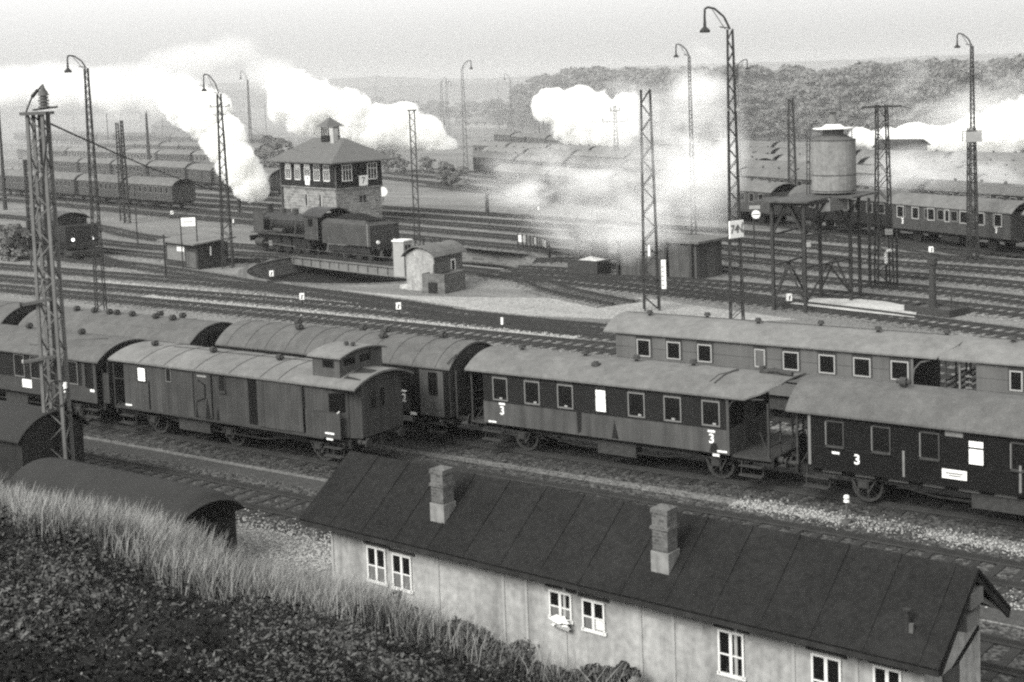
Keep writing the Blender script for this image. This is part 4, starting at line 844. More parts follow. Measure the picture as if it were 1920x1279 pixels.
# local: x from -11 (left) to 0 (front corner); y depth 0..5
LX, LY = 10.7, 5.2
b = MB(); b.box(-LX+.1, -.1, .1, LY-.1, -.2, 3.5); b.build('stone_base', M_STONE_W, t)
b = MB(); b.box(-LX-.06, .06, -.06, LY+.06, 3.44, 3.56); b.build('string_course', M_STONE_W, t)
b = MB(); b.box(-LX, 0, 0, LY, 3.56, 6.15); b.build('boarded_wall', M_SBW, t)
o = 1.0; zr = 8.3; ez = 6.12
P = [(-LX-o, -o, ez), (o, -o, ez), (o, LY+o, ez), (-LX-o, LY+o, ez), (-LX+2.4, LY/2, zr), (-2.4, LY/2, zr)]
r = MB(); r.add(P+[(x, y, z-.12) for x, y, z in P[:4]], [(0, 1, 5, 4), (1, 2, 5), (2, 3, 4, 5), (3, 0, 4), (9, 8, 7, 6), (0, 6, 7, 1), (1, 7, 8, 2), (2, 8, 9, 3), (3, 9, 6, 0)]); ro = r.build('roof', M_TILE, t)
sk = MB(); sk.box(-5.9, -5.5, 1.05, 1.5, 7.15, 7.4); sk.build('roof_hatch', M_IRON, ro)
tx = -LX/2+.3
tu = MB(); tu.box(tx-.7, tx+.7, LY/2-.7, LY/2+.7, 7.9, 8.5); tu.build('turret_base', M_SBW, t)
for sx in (-1, -.33, .33, 1):
    for sy in (-1, 1): c = MB(); c.box(tx+sx*.62-.05, tx+sx*.62+.05, LY/2+sy*.6-.05, LY/2+sy*.6+.05, 8.5, 9.45); c.build('turret_post', M_SBW, t)
tr = MB(); tr.add([(tx-1.05, LY/2-1.05, 9.4), (tx+1.05, LY/2-1.05, 9.4), (tx+1.05, LY/2+1.05, 9.4), (tx-1.05, LY/2+1.05, 9.4), (tx, LY/2, 10.35)], [(0, 1, 4), (1, 2, 4), (2, 3, 4), (3, 0, 4), (3, 2, 1, 0)]); tr.build('turret_roof', M_TILE, t)
ch = MB(); ch.box(tx+1.35, tx+1.95, 1.75, 2.3, 7.0, 9.3); ch.build('chimney', M_PLAST, t); ch = MB(); ch.box(tx+1.3, tx+2.0, 1.7, 2.35, 9.3, 9.45); ch.build('chimney_cap', M_BRICK, t)
def box_window(x, y, face, w=1.0, h=1.45, z=5.0, arch=False):
    f = MB(); 
    def bx(a, b, c, d, pr, m):
        if face == 'f': f.box(x+a, x+b, -pr, 0.0, z+c, z+d, m)
        else: f.box(0.0, pr, y+a, y+b, z+c, z+d, m)
    bx(-w/2, w/2, -h/2, h/2, .03, 1)
    for a, b, c, d in ((-w/2-.08, -w/2, -h/2-.08, h/2+.08), (w/2, w/2+.08, -h/2-.08, h/2+.08), (-w/2, w/2, h/2, h/2+.08), (-w/2, w/2, -h/2-.08, -h/2), (-w/6-.03, -w/6+.03, -h/2, h/2), (w/6-.03, w/6+.03, -h/2, h/2), (-w/2, w/2, h*.18, h*.18+.06)): bx(a, b, c, d, .07, 0)
    o = f.build('window', [M_WINW, M_GLASS], t)
    q = MB()
    if not arch:
        if face == 'f': q.box(x-w/2, x+w/2, -.05, -.03, z+h*.28, z+h/2)
        else: q.box(.03, .05, y-w/2, y+w/2, z+h*.28, z+h/2)
        q.build('roller_blind', M_BLIND, o)
for k, x in enumerate((-9.25, -7.35, -5.45, -3.6, -1.75)): box_window(x, 0, 'f', w=.95, arch=k > 2)
for y in (1.2, 4.05): box_window(0, y, 's', w=.95, arch=True)
for face, x in (('f', -5.4), ('s', 3.0)):
    p = MB()
    if face == 'f': p.box(x-.4, x+.4, -.09, -.03, 3.75, 4.65)
    else: p.box(.03, .09, x-.48, x+.48, 3.65, 4.65)
    po = p.build('number_plaque', M_WHITE, t)
    if face == 'f': text('plaque_number', '7', .75, M_INK, po, (x, -.1, 4.2), RX, .004)
    else: text('plaque_number', '7', .8, M_INK_GREY, po, (.1, x, 4.15), (math.radians(90), 0, math.radians(90)), .004)
for x in (-6.0, -3.3): w = MB(); w.box(x-.16, x+.16, .06, .1, 1.7, 2.8, 0); w.build('stone_window', M_GLASS, t); w = MB(); w.box(x+.16, x+.34, .05, .1, 1.6, 2.85); w.build('window_surround', M_PLAST, t)
for y in (2.7, 3.15): w = MB(); w.box(-.1, -.06, y-.13, y+.13, 2.1, 2.7); w.build('stone_window', M_GLASS, t)
for x in (-LX, 0): q = MB(); q.cyl((x-.05*(1 if x else -1), -.08, 0), (x-.05*(1 if x else -1), -.08, 6.1), .07, n=6); q.build('downpipe', M_IRON_L, t)
# ------------------------------------------------------------------ turntable
M_PITW = mat('pit_wall_stone', .16, var=.3, brick=(.6, .25)); M_PITF = mat('pit_floor_oily', .028, var=.5, scale=.4, fine=6)
t = thing('turntable', 'sunken locomotive turntable with a riveted pale girder bridge', 'turntable', (TT[0], TT[1], 0), 0)
mb = MB(); n = 96; ins = [(TTR*math.cos(2*math.pi*i/n), TTR*math.sin(2*math.pi*i/n)) for i in range(n)]
mb.add([(x, y, GZ-.02) for x, y in ins]+[(x*.965, y*.965, -1.45) for x, y in ins], [(i, (i+1) % n, n+(i+1) % n, n+i) for i in range(n)]); mb.build('pit_wall', M_PITW, t)
mb = MB(); mb.add([(x*.97, y*.97, -1.45) for x, y in ins]+[(x*.3, y*.3, -1.75) for x, y in ins], [(i, (i+1) % n, n+(i+1) % n, n+i) for i in range(n)]+[tuple(range(n, 2*n))]); mb.build('pit_floor', M_PITF, t)
mb = MB(); mb.add([(x*.993, y*.993, GZ-.03) for x, y in ins]+[(x*1.05, y*1.05, GZ-.03) for x, y in ins]+[(x*.993, y*.993, GZ+.03) for x, y in ins]+[(x*1.05, y*1.05, GZ+.03) for x, y in ins],
    [(2*n+i, 2*n+(i+1) % n, 3*n+(i+1) % n, 3*n+i) for i in range(n)]+[(i, (i+1) % n, 2*n+(i+1) % n, 2*n+i) for i in range(n)]+[(n+(i+1) % n, n+i, 3*n+i, 3*n+(i+1) % n) for i in range(n)]); mb.build('coping', M_PITW, t)
mb = MB(); rr = TTR*.9; mb.tube([(rr*math.cos(2*math.pi*i/64), rr*math.sin(2*math.pi*i/64), -1.35) for i in range(65)], .06, n=4); mb.build('ring_rail', M_RAIL, t)
BA = math.atan2(G(757, 484)[1]-G(575, 466)[1], G(757, 484)[0]-G(575, 466)[0])
br = bpy.data.objects.new('bridge', None); COL.objects.link(br); br.parent = t; br.rotation_euler.z = BA
for s in (-1, 1):
    g = MB(); s *= 1.35; g.add([(-TTR+.25, s*1.3, -.16), (TTR-.25, s*1.3, -.16), (TTR-.25, s*1.3, -.75), (TTR*.5, s*1.3, -.85), (-TTR*.5, s*1.3, -.85), (-TTR+.25, s*1.3, -.75)], [tuple(range(6))]); g.box(-TTR+.25, TTR-.25, s*1.3-.16, s*1.3+.16, -.16, -.11)
    for k in range(18): x = -TTR+.6+k*(2*TTR-1.2)/17; g.box(x-.03, x+.03, s*1.3-.1, s*1.3+.1, -.72, -.16)
    g.build('girder', M_FRAME, br)
dk = MB(); dk.box(-TTR+.2, TTR-.2, -1.58, 1.58, -.2, -.13); dk.build('deck', M_SLEEPER, br)
for s in (-1, 1): r_ = MB(); r_.box(-TTR+.1, TTR-.1, s*.75-.035, s*.75+.035, -.13, 0); r_.build('rail', M_RAIL, br)
hr = MB()
for k in range(7): x = -TTR+1+k*(2*TTR-2)/6; hr.bar((x, -1.95, -.2), (x, -1.95, .6), .035)
hr.bar((-TTR+1, -1.95, .6), (TTR-1, -1.95, .6), .03); hr.build('handrail', M_IRON_L, br)
# low curved board fence with white panels round the far right rim
t = thing('rim_fence', 'low curved board fence with pale panels round the far side of the turntable', 'fence', (TT[0], TT[1], 0)); A0, A1 = 28, 72
mb = MB(); R = TTR+1.2
for i in range(16):
    a = math.radians(A0+(A1-A0)*i/15); x, y = R*math.cos(a), R*math.sin(a); p = MB(); p.box(-.05, .05, -.05, .05, -.2, .95); p.build('post', M_IRON, t, loc=(x, y, 0))
    if i < 15:
        a2 = math.radians(A0+(A1-A0)*(i+1)/15); q = MB(); x2, y2 = R*math.cos(a2), R*math.sin(a2); q.add([(x, y, .3), (x2, y2, .3), (x2, y2, .85), (x, y, .85)], [(0, 1, 2, 3)]); q.build('panel', M_FRAME_L if i % 3 == 1 else (M_WINW if i % 4 == 2 else M_IRON_L), t)
# ------------------------------------------------------------------ steam locomotive with tender on the turntable road
M_LOCO = mat('locomotive_black', .028, rough=.5, var=.35, scale=2); M_LOCO2 = mat('locomotive_dusty', .075, rough=.7, var=.35, scale=1.5, streak=.25); M_COAL = mat('coal', .018, var=.5, scale=9, bump=.6)
bd = Vector((math.cos(BA), math.sin(BA), 0)); base = Vector((TT[0], TT[1], 0))
LOCB = G(620, 466)
t = thing('steam_locomotive', 'black steam locomotive standing on the turntable with its tender towards the pit hut', 'locomotive', base+bd*(-17.2), BA)
# local x: 0 front buffer .. 17 tender end (x increases along the bridge towards the right)
b = MB(); b.cyl((1.3, 0, 2.35), (8.2, 0, 2.35), .78, n=24); b.build('boiler', M_LOCO, t, smooth=False)
for x in (2.6, 3.6, 4.7, 5.8, 6.9): q = MB(); q.cyl((x, 0, 2.35), (x+.07, 0, 2.35), .80, n=24); q.build('boiler_band', M_LOCO2, t)
q = MB(); q.cyl((.75, 0, 2.35), (1.3, 0, 2.35), .84, n=24); q.cyl((.68, 0, 2.35), (.75, 0, 2.35), .6, n=20); q.build('smokebox', M_LOCO2, t)
q = MB(); q.cyl((1.4, 0, 3.0), (1.4, 0, 3.75), .24, .27, n=14); q.cyl((1.4, 0, 3.7), (1.4, 0, 3.8), .32, n=14); q.build('chimney', M_LOCO, t)
for x in (3.2, 5.0): q = MB(); q.cyl((x, 0, 3.0), (x, 0, 3.45), .32, .28, n=14); q.cyl((x, 0, 3.45), (x, 0, 3.55), .28, .1, n=14); q.build('dome', M_LOCO2, t)
for s in (-1, 1):
    q = MB(); q.box(.9, 2.4, s*1.38-.02, s*1.38+.02, 1.6, 3.25); q.build('smoke_deflector', M_LOCO2, t)
    q = MB(); q.box(.4, 8.2, s*1.0-.38, s*1.0+.38, 1.45, 1.52); q.build('running_board', M_LOCO2, t)
    q = MB(); q.cyl((1.0, s*1.1, .72), (2.1, s*1.1, .72), .32, n=12); q.build('cylinder_block', M_LOCO2, t)
    q = MB(); q.bar((2.1, s*1.2, .7), (6.6, s*1.2, .58), .07); q.build('connecting_rod', M_IRON_L, t)
    for x in (3.3, 4.75, 6.2, 7.4): w = MB(); w.cyl((x, s*.7, .66), (x, s*.82, .66), .66, n=20); w.cyl((x, s*.82, .66), (x, s*.9, .66), .14, n=8); w.build('driving_wheel', M_LOCO, t)
    w = MB(); w.cyl((1.6, s*.7, .42), (1.6, s*.82, .42), .42, n=16); w.build('carrying_wheel', M_LOCO, t)
    q = MB(); q.cyl((3.2, s*.9, 1.75), (4.6, s*.9, 1.75), .19, n=10); q.build('air_tank', M_LOCO2, t)
q = MB(); q.tube([(1.5, -.84, 2.6), (4, -.86, 2.65), (8.2, -.86, 2.7)], .025, n=5); q.tube([(2.6, -1.0, 1.5), (3.2, -.95, 3.0)], .03); q.tube([(6.2, -1.0, 1.5), (6.4, -.9, 2.9)], .04); q.build('hand_rail', M_IRON_L, t)
q = MB(); q.box(.1, .25, -1.3, 1.3, .75, 1.2); q.build('buffer_beam', M_LOCO, t)
for s in (-1, 1):
    inst('buffer', BUFFER, t, (.1, s*.875, 1.0), math.pi)
q = MB(); q.box(.25, 8.4, -.6, .6, .8, 1.45); q.build('frame', M_LOCO, t)
q = MB(); q.box(8.2, 10.0, -1.42, -1.38, 1.3, 3.2); q.box(8.2, 10.0, 1.38, 1.42, 1.3, 3.2); q.box(8.2, 8.26, -1.38, 1.38, 1.3, 3.2); cb = q.build('cab', M_LOCO2, t)
q = MB(); q.box(8.7, 9.3, -1.43, -1.42, 2.35, 3.0); q.build('cab_window', M_GLASS, cb)
q = MB(); roof_mesh(q, 8.0, 10.6, seg_arc(1.5, 3.18, 3.78), th=.07); q.build('cab_roof', M_LOCO, t)
q = MB(); q.box(10.5, 16.6, -1.4, 1.4, 1.15, 2.75); q.add([(10.5, -1.4, 2.75), (16.0, -1.4, 2.75), (15.6, -1.0, 3.05), (10.5, -1.0, 3.05), (10.5, 1.4, 2.75), (16.0, 1.4, 2.75), (15.6, 1.0, 3.05), (10.5, 1.0, 3.05)], [(0, 1, 2, 3), (5, 4, 7, 6), (1, 5, 6, 2)]); te_ = q.build('tender_tank', M_LOCO2, t)
q = MB(); nx, ny = 16, 8
q.add([(10.6+5.2*i/nx, -.98+1.96*j/ny, 2.95+.45*math.sin(math.pi*i/nx)*math.sin(math.pi*j/ny)+random.uniform(0, .12)) for i in range(nx+1) for j in range(ny+1)], [(i*(ny+1)+j, (i+1)*(ny+1)+j, (i+1)*(ny+1)+j+1, i*(ny+1)+j+1) for i in range(nx) for j in range(ny)]); q.build('coal_load', M_COAL, te_)
for s in (-1, 1):
    for x in (11.3, 12.7, 14.4, 15.8): w = MB(); w.cyl((x, s*.72, .5), (x, s*.84, .5), .5, n=16); w.build('tender_wheel', M_LOCO, t)
    q = MB(); q.box(10.9, 16.2, s*1.1-.06, s*1.1+.06, .55, 1.0); q.build('tender_frame', M_LOCO, t); inst('buffer', BUFFER, t, (16.75, s*.875, 1.0))
    q = MB(); q.cyl((16.72, s*.8, 1.45), (16.82, s*.8, 1.45), .14, n=12); q.build('tail_lamp', M_WHITE, t)
q = MB(); q.box(16.6, 16.75, -1.3, 1.3, .8, 1.2); q.build('buffer_beam', M_LOCO, t)
q = MB(); q.bar((16.3, -1.42, 1.2), (16.3, -1.42, 2.9), .05); q.build('ladder', M_FRAME_L, t)
# ------------------------------------------------------------------ tank locomotive at the left, seen from its bunker end
p1 = Vector((*G(150, 484), 0)); 
t = thing('tank_locomotive', 'dark tank locomotive with two lit headlamps facing right, beside the big lattice mast', 'locomotive', (p1.x-.6, p1.y+.8, 0), math.radians(-16))
q = MB(); q.box(-3.0, 0, -1.4, 1.4, 1.2, 2.6); q.build('bunker', M_LOCO, t); q = MB(); q.box(-4.9, -2.3, -1.4, 1.4, 1.2, 3.1); cb = q.build('cab', M_LOCO, t)
q = MB(); roof_mesh(q, -5.2, -1.95, seg_arc(1.55, 3.05, 3.6), th=.07); q.build('cab_roof', M_LOCO, t)
q = MB(); q.prism(seg_arc(1.35, 3.08, 3.5), -4.85, -2.35); q.build('cab_gable', M_LOCO, cb)
for y in (-.75, .75): q = MB(); q.cyl((-2.3, y, 2.95), (-2.27, y, 2.95), .22, n=14); q.build('cab_window', M_A, cb)
q = MB(); q.box(-4.2, -3.3, -1.42, -1.4, 2.2, 2.9); q.build('cab_window', M_A, cb)
q = MB(); q.cyl((-11, 0, 2.3), (-4.9, 0, 2.3), .72, n=20); q.build('boiler', M_LOCO, t); q = MB(); q.cyl((-10.2, 0, 2.9), (-10.2, 0, 3.7), .24, n=12); q.build('chimney', M_LOCO, t); q = MB(); q.cyl((-8, 0, 2.9), (-8, 0, 3.4), .3, n=12); q.build('dome', M_LOCO, t)
for s in (-1, 1): q = MB(); q.box(-9, -4.9, s*1.1-.3, s*1.1+.3, 1.2, 2.4); q.build('side_tank', M_LOCO, t)
q = MB(); q.box(-11, -.1, -1.1, 1.1, .75, 1.2); q.build('frame', M_UNDER, t)
for x in (-9.5, -7.8, -6.1, -4.4, -1.6):
    for s in (-1, 1): w = MB(); w.cyl((x, s*.7, .55), (x, s*.82, .55), .55, n=16); w.build('wheel', M_UNDER2, t)
for s in (-1, 1):
    inst('buffer', BUFFER, t, (0, s*.875, 1.0)); 
    q = MB(); q.cyl((0, s*.85, 1.5), (.16, s*.85, 1.5), .15, n=12); hl = q.build('headlamp', M_INK, t); hmat = MATS.get('lit') 
    if not hmat:
        hmat = bpy.data.materials.new('headlamp_lit'); hmat.use_nodes = True; hmat.node_tree.nodes['Principled BSDF'].inputs['Emission Color'].default_value = (1, 1, .97, 1); hmat.node_tree.nodes['Principled BSDF'].inputs['Emission Strength'].default_value = 2.5; MATS['lit'] = hmat
    q = MB(); q.cyl((.165, s*.85, 1.5), (.17, s*.85, 1.5), .13, n=12); q.build('lens', hmat, hl)
q = MB(); q.box(-.05, .02, -1.35, 1.35, .75, 1.2); q.build('buffer_beam', M_UNDER2, t); q = MB(); q.box(-.5, .6, -1.2, 1.2, .2, .55); q.build('rail_guard', M_UNDER2, t)
q = MB(); q.box(-.02, .02, -1.45, 1.45, 2.52, 2.68); q.build('bunker_rim', M_LOCO2, t)
# ------------------------------------------------------------------ small brick hut with flat sloping roof and sign frames
a = Vector((*G(312, 492), 0)); c = Vector((*G(372, 501), 0)); d = Vector((*G(405, 476), 0))
ux = (c-a).normalized(); uy = Vector((-ux.y, ux.x, 0)); wl_ = (c-a).length; dp = 2.6
t = thing('brick_hut', 'small dark brick hut with pale lean-to roof between the tracks', 'hut', a, math.atan2(ux.y, ux.x))
h0 = ZH(a.x, a.y, 449); h1 = h0+.25
q = MB(); q.box(0, wl_, 0, dp, -.2, h0-.1); q.build('wall', mat('hut_brick', .05, var=.35, brick=(.3, .1)), t)
q = MB(); q.add([(-.4, -.5, h0), (wl_+.3, -.5, h0), (wl_+.3, dp+.6, h1), (-.4, dp+.6, h1), (-.4, -.5, h0-.12), (wl_+.3, -.5, h0-.12), (wl_+.3, dp+.6, h1-.12), (-.4, dp+.6, h1-.12)], [(0, 1, 2, 3), (7, 6, 5, 4), (0, 4, 5, 1), (1, 5, 6, 2), (2, 6, 7, 3), (3, 7, 4, 0)]); q.build('roof', M_ROOF_L, t)
q = MB(); q.box(.3, wl_*.62, -.03, 0, .3, 1.5); q.build('notice_board', M_FRAME, t); q = MB(); q.box(wl_*.66, wl_*.95, -.03, 0, -.1, 1.1); q.build('door', M_IRON_L, t); q = MB(); q.box(wl_*.38, wl_*.6, -.05, -.03, 1.05, 1.4); q.build('white_notice', M_WHITE, t)
q = MB(); q.box(wl_, wl_+.03, dp*.4, dp*.44, .8, 1.5); q.build('wall_lamp', M_WHITE, t)
u, v = G(343, 500, 0); zt = ZH(u, v, 405)
t = thing('track_sign', 'white sign board held between two thin posts in front of the brick hut', 'sign', (u, v, 0), PSI)
for x in (0, 1.2): q = MB(); q.box(x-.04, x+.04, -.04, .04, -.2 if x == 0 else -.2, zt); q.build('post', M_IRON, t)
q = MB(); q.box(.06, 1.14, -.05, -.02, zt-.8, zt-.15); q.build('board', M_WHITE, t); q = MB(); q.box(.2, .95, -.055, -.051, zt-.5, zt-.44); q.build('faded_writing', M_INK_GREY, t)
q = MB(); q.bar((-.1, 0, zt-.1), (.7, 0, zt+.25), .05); q.build('top_arm', M_IRON, t)
pylon(311, 518, 440, 'thin signal post with a white lamp at the left corner of the brick hut', w=.16, wt=.12, solid=True)
# ------------------------------------------------------------------ gabled hut by the turntable, bunker and white fence
a = Vector((*G(783, 537), 0)); c = Vector((*G(815, 541), 0)); d = Vector((*G(866, 520), 0))
# front gable faces camera-left; long side runs towards the right
dirL = (Vector((*G(868, 528), 0))-c).normalized(); ang_h = math.atan2(dirL.y, dirL.x); t = thing('pit_hut', 'gabled hut, front painted lit and side shaded, at the turntable rim with one small white window', 'hut', c, ang_h)
M_HUT = mat('hut_plaster_lit', .40, var=.35, scale=1.3, fine=5, streak=.3); M_HUTB = mat('hut_brick_shaded_side', .15, var=.25, brick=(.3, .1))  # light from the left put into the colours: paler front, darker side
L_ = 3.3; Wd = 2.2; zE = ZH(c.x, c.y, 480); zR = zE+.62
q = MB(); q.box(0, .14, 0, Wd, -.2, zE); q.prism([(0, zE-.01), (Wd/2, zR-.05), (Wd, zE-.01)], 0, .14); q.build('front_wall', M_HUT, t)
q = MB(); q.box(.141, L_, .01, Wd-.01, -.2, zE); q.prism([(.01, zE-.01), (Wd/2, zR-.08), (Wd-.01, zE-.01)], .141, L_); q.build('side_wall', M_HUTB, t)
q = MB(); 
roof_mesh(q, -.25, L_+.25, [(y+Wd/2, z) for y, z in seg_arc(Wd/2+.22, zE-.06, zR, 8)], th=.06); q.build('roof', M_ROOF, t)
window(t, 2.2, zE-.85, .36, .62, y=.01, frame=M_WINW, fw=.09)
q = MB(); q.cyl((.5, Wd/2, zR-.1), (.5, Wd/2, zR+.5), .07, n=8); q.build('stove_pipe', M_IRON, t); q = MB(); q.cyl((2.4, Wd/2, zR-.1), (2.4, Wd/2, zR+.25), .09, n=8); q.build('stove_pipe', M_IRON, t)
u, v = G(852, 541); t = thing('brick_bunker', 'low open brick bunker in front of the gabled hut', 'bunker', (u, v, 0), ang_h)
q = MB()
for x0_, x1_, y0_, y1_ in ((-1.1, 1.3, 0, .15), (-1.1, 1.3, 1.6, 1.75), (-1.1, -.95, .15, 1.6), (1.15, 1.3, .15, 1.6)): q.box(x0_, x1_, y0_, y1_, -.2, 1.05)
q.build('wall', M_HUTB, t); q = MB(); q.box(-.95, 1.15, .15, 1.6, -.2, .8); q.build('ash_heap', M_ROOF, t)
u, v = G(820, 545); t = thing('coal_bin', 'small dark open box at the corner of the gabled hut', 'bin', (u, v, 0), ang_h); q = MB(); q.box(0, 1.1, 0, .7, -.2, .5); q.build('box', M_UNDER, t); q = MB(); q.cyl((.4, .4, .45), (.4, .4, 1.6), .14, .1, n=8); q.build('post', M_UNDER2, t)
u, v = G(759, 522); t = thing('white_booth', 'narrow white timber booth squeezed against the left side of the gabled hut', 'booth', (u, v, 0), ang_h)
q = MB(); q.box(0, 1.0, 0, .9, .1, 2.5); q.build('wall', M_FRAME_L, t); q = MB(); q.box(-.06, 1.06, -.06, .96, 2.5, 2.6); q.build('roof', M_WINW, t)
for z in (.8, 1.5): q = MB(); q.box(.05, .95, -.02, 0, z, z+.06); q.build('rail', M_LOWER, t)
for x in (.2, .55): q = MB(); q.box(x, x+.22, -.02, 0, 1.75, 2.25); q.build('window', M_GLASS, t)
u, v = G(757, 536); t = thing('stone_step', 'pale kerb slab below the white booth', 'slab', (u, v, 0), ang_h); q = MB(); q.box(0, 2.0, -.3, .3, -.2, .05); q.build('slab', M_CONC, t)
# ------------------------------------------------------------------ water tower
M_TANK = mat('tank_plate', .25, var=.3, scale=.7, fine=5, streak=.35); M_TANKP = mat('tower_cap_pale', .7, var=.15)
t = thing('water_tower', 'round steel water tank on a tall timber trestle with braces', 'water tower', (-32.8, 77.5, 0), 0)
PZ = 6.0
q = MB(); q.cyl((0, 0, PZ+.12), (0, 0, 9.12), 1.25, n=32); tk = q.build('tank', M_TANK, t)
for z in (PZ+.2, 7.1, 9.08): q = MB(); q.cyl((0, 0, z), (0, 0, z+.05), 1.275, n=32); q.build('tank_hoop', M_LOWER, tk)
q = MB(); q.cyl((0, 0, 9.13), (0, 0, 9.4), 1.2, .66, n=24); q.build('tank_roof', M_ROOF_B, tk)
q = MB(); q.cyl((0, 0, 9.38), (0, 0, 9.74), .6, n=20); q.build('neck', M_ROOF, tk)
q = MB(); q.cyl((0, 0, 9.74), (0, 0, 9.78), 1.15, n=24); q.cyl((0, 0, 9.78), (0, 0, 9.98), .7, .42, n=20); q.build('cap', M_TANKP, tk)
q = MB(); q.cyl((0, 0, 9.97), (0, 0, 10.7), .2, n=14); q.cyl((0, 0, 10.7), (0, 0, 10.73), .4, n=14); q.build('flue', M_ROOF_L, tk)
q = MB(); c_, s_ = 0, 0
for yy in (-.2, .2): q.bar((-1.38, -.5+yy, PZ), (-1.30, -.5+yy, 9.3), .04)
for k in range(9): q.bar((-1.36, -.7, PZ+.4+k*.35), (-1.36, -.3, PZ+.4+k*.35), .03)
q.build('ladder', M_IRON, tk)
legs = [(-1.8, -4.5), (.2, -4.7), (-1.1, .4), (1.0, -.2), (-2.2, .9), (-1.6, -.9)]
for x, y in legs[:4]: q = MB(); q.box(x-.085, x+.085, y-.085, y+.085, -.2, PZ-.1); q.build('leg', M_IRON, t)
for x, y in ((-1.9, -.2), (.9, 1.4)): q = MB(); q.box(x-.08, x+.08, y-.08, y+.08, -.2, PZ-.1); q.build('leg', M_IRON, t)
q = MB(); q.box(-2.6, .6, -5.1, -1.9, PZ-.1, PZ+.0); q.box(-2.3, 1.9, -1.88, 1.9, PZ-.1, PZ+.0); q.build('platform', M_LOWER, t)
for a, b in (((-1.8, -4.5), (.2, -4.7)), ((-1.1, .4), (1.0, -.2)), ((-1.8, -4.5), (-1.9, -.2)), ((.2, -4.7), (1.0, -.2))):
    q = MB(); q.bar((a[0], a[1], 2.3), (b[0], b[1], 2.3), .1); q.bar((a[0], a[1], .3), ((a[0]+b[0])/2, (a[1]+b[1])/2, 2.3), .08); q.bar((b[0], b[1], .3), ((a[0]+b[0])/2, (a[1]+b[1])/2, 2.3), .08)
    q.build('lower_brace', M_IRON, t); q = MB(); q.bar((a[0], a[1], 4.0), ((a[0]+b[0])/2, (a[1]+b[1])/2, PZ-.1), .09); q.bar((b[0], b[1], 4.0), ((a[0]+b[0])/2, (a[1]+b[1])/2, PZ-.1), .09); q.bar((a[0], a[1], PZ-.2), (b[0], b[1], PZ-.2), .14); q.bar((a[0], a[1], 4.05), (b[0], b[1], 4.05), .09); q.build('brace', M_IRON, t)
q = MB(); q.bar((-2.0, -1.9, PZ), (-2.6, -4.8, PZ+.25), .1, .05); q.build('bracket', M_IRON, t); q = MB(); q.bar((.9, -.6, 4.6), (1.9, -.6, PZ), .09); q.build('bracket', M_IRON, t)
u, v = G(1545, 382, PZ-.3); t = thing('tower_board', 'long weathered white name board hung under the water tower platform', 'sign', (-32.0, 75.45, PZ-.42), PSI+math.radians(28)); q = MB(); q.box(-1.05, -.25, -.03, .03, -.36, .36); q.build('panel', M_FRAME_L, t); q = MB(); q.box(-.245, 1.0, -.03, .03, -.36, .36); q.build('panel', M_IRON_L, t)
q = MB(); q.box(1.0, 1.1, -.035, .035, -.36, .36); q.build('panel_edge', M_FRAME_L, t); text('board_writing', 'S', .4, M_INK_GREY, t, (-.78, -.034, 0), RX)
u, v = GP(1512, 500); t = thing('track_sign', 'small pale sign board on a thin post at the foot of the water tower', 'sign', (u, v, 0), PSI); q = MB(); q.box(-.04, .04, -.04, .04, -.2, ZH(u, v, 452)); q.build('post', M_IRON, t); q = MB(); zz = ZH(u, v, 459); q.box(-.32, .32, -.06, -.045, zz-.16, zz+.16); q.build('board', M_FRAME_L, t)
for x, y in ((1528, 433), (1524, 455)):
    pass
# concrete apron, water crane, pipe elbow
t = tag(patch([G(1480, 566), G(1530, 556), G(1640, 558), G(1722, 574), G(1715, 592), G(1600, 580)], M_CONC, .10, 'paved_apron'), kind='structure')
a = Vector((*G(1717, 582), 0)); t = thing('water_crane', 'dark water crane column on a raised kerbed plinth right of the water tower', 'water crane', (*G(1752, 580), 0), -.3)
q = MB(); 
for x0_, x1_, y0_, y1_ in ((-1.3, 1.6, -.9, -.7), (-1.3, 1.6, .7, .9), (-1.3, -1.1, -.7, .7), (1.4, 1.6, -.7, .7)): q.box(x0_, x1_, y0_, y1_, -.2, .2)
q.build('plinth_kerb', M_UNDER2, t); q = MB(); q.box(-1.1, 1.4, -.7, .7, -.2, .08); q.build('plinth', M_LOWER, t)
hc = ZH(*G(1747, 578), 482); q = MB(); q.cyl((-.1, 0, 0), (-.1, 0, hc-.35), .2, .17, n=14); q.cyl((-.1, 0, hc-.35), (-.1, 0, hc), .26, n=14); q.cyl((-.1, 0, 0), (-.1, 0, .15), .32, n=14); q.build('column', M_UNDER2, t)
q = MB(); q.tube([(-.1, 0, hc-.2), (-2.2, 1.2, hc+.25)], .07, n=8); q.build('swing_pipe', M_IRON, t)
q = MB(); q.bar((1.0, .1, 0), (1.0, .1, .8), .05); q.bar((.85, .1, .8), (1.15, .1, .8), .04); q.build('valve_lever', M_IRON, t)
u, v = GP(1662, 532); t = thing('filling_pipe', 'white elbow pipe rising beside the wide mast right of the water tower', 'pipe', (u, v, 0), PSI); z1 = ZH(u, v, 470)
q = MB(); q.cyl((0, 0, -.2), (0, 0, z1-.8), .08, n=10); q.build('riser', M_IRON, t); q = MB(); q.tube([(0, 0, z1-.8), (0, 0, z1-.15), (.12, 0, z1), (.5, 0, z1)], .1, n=10); q.build('elbow', M_WHITE, t)
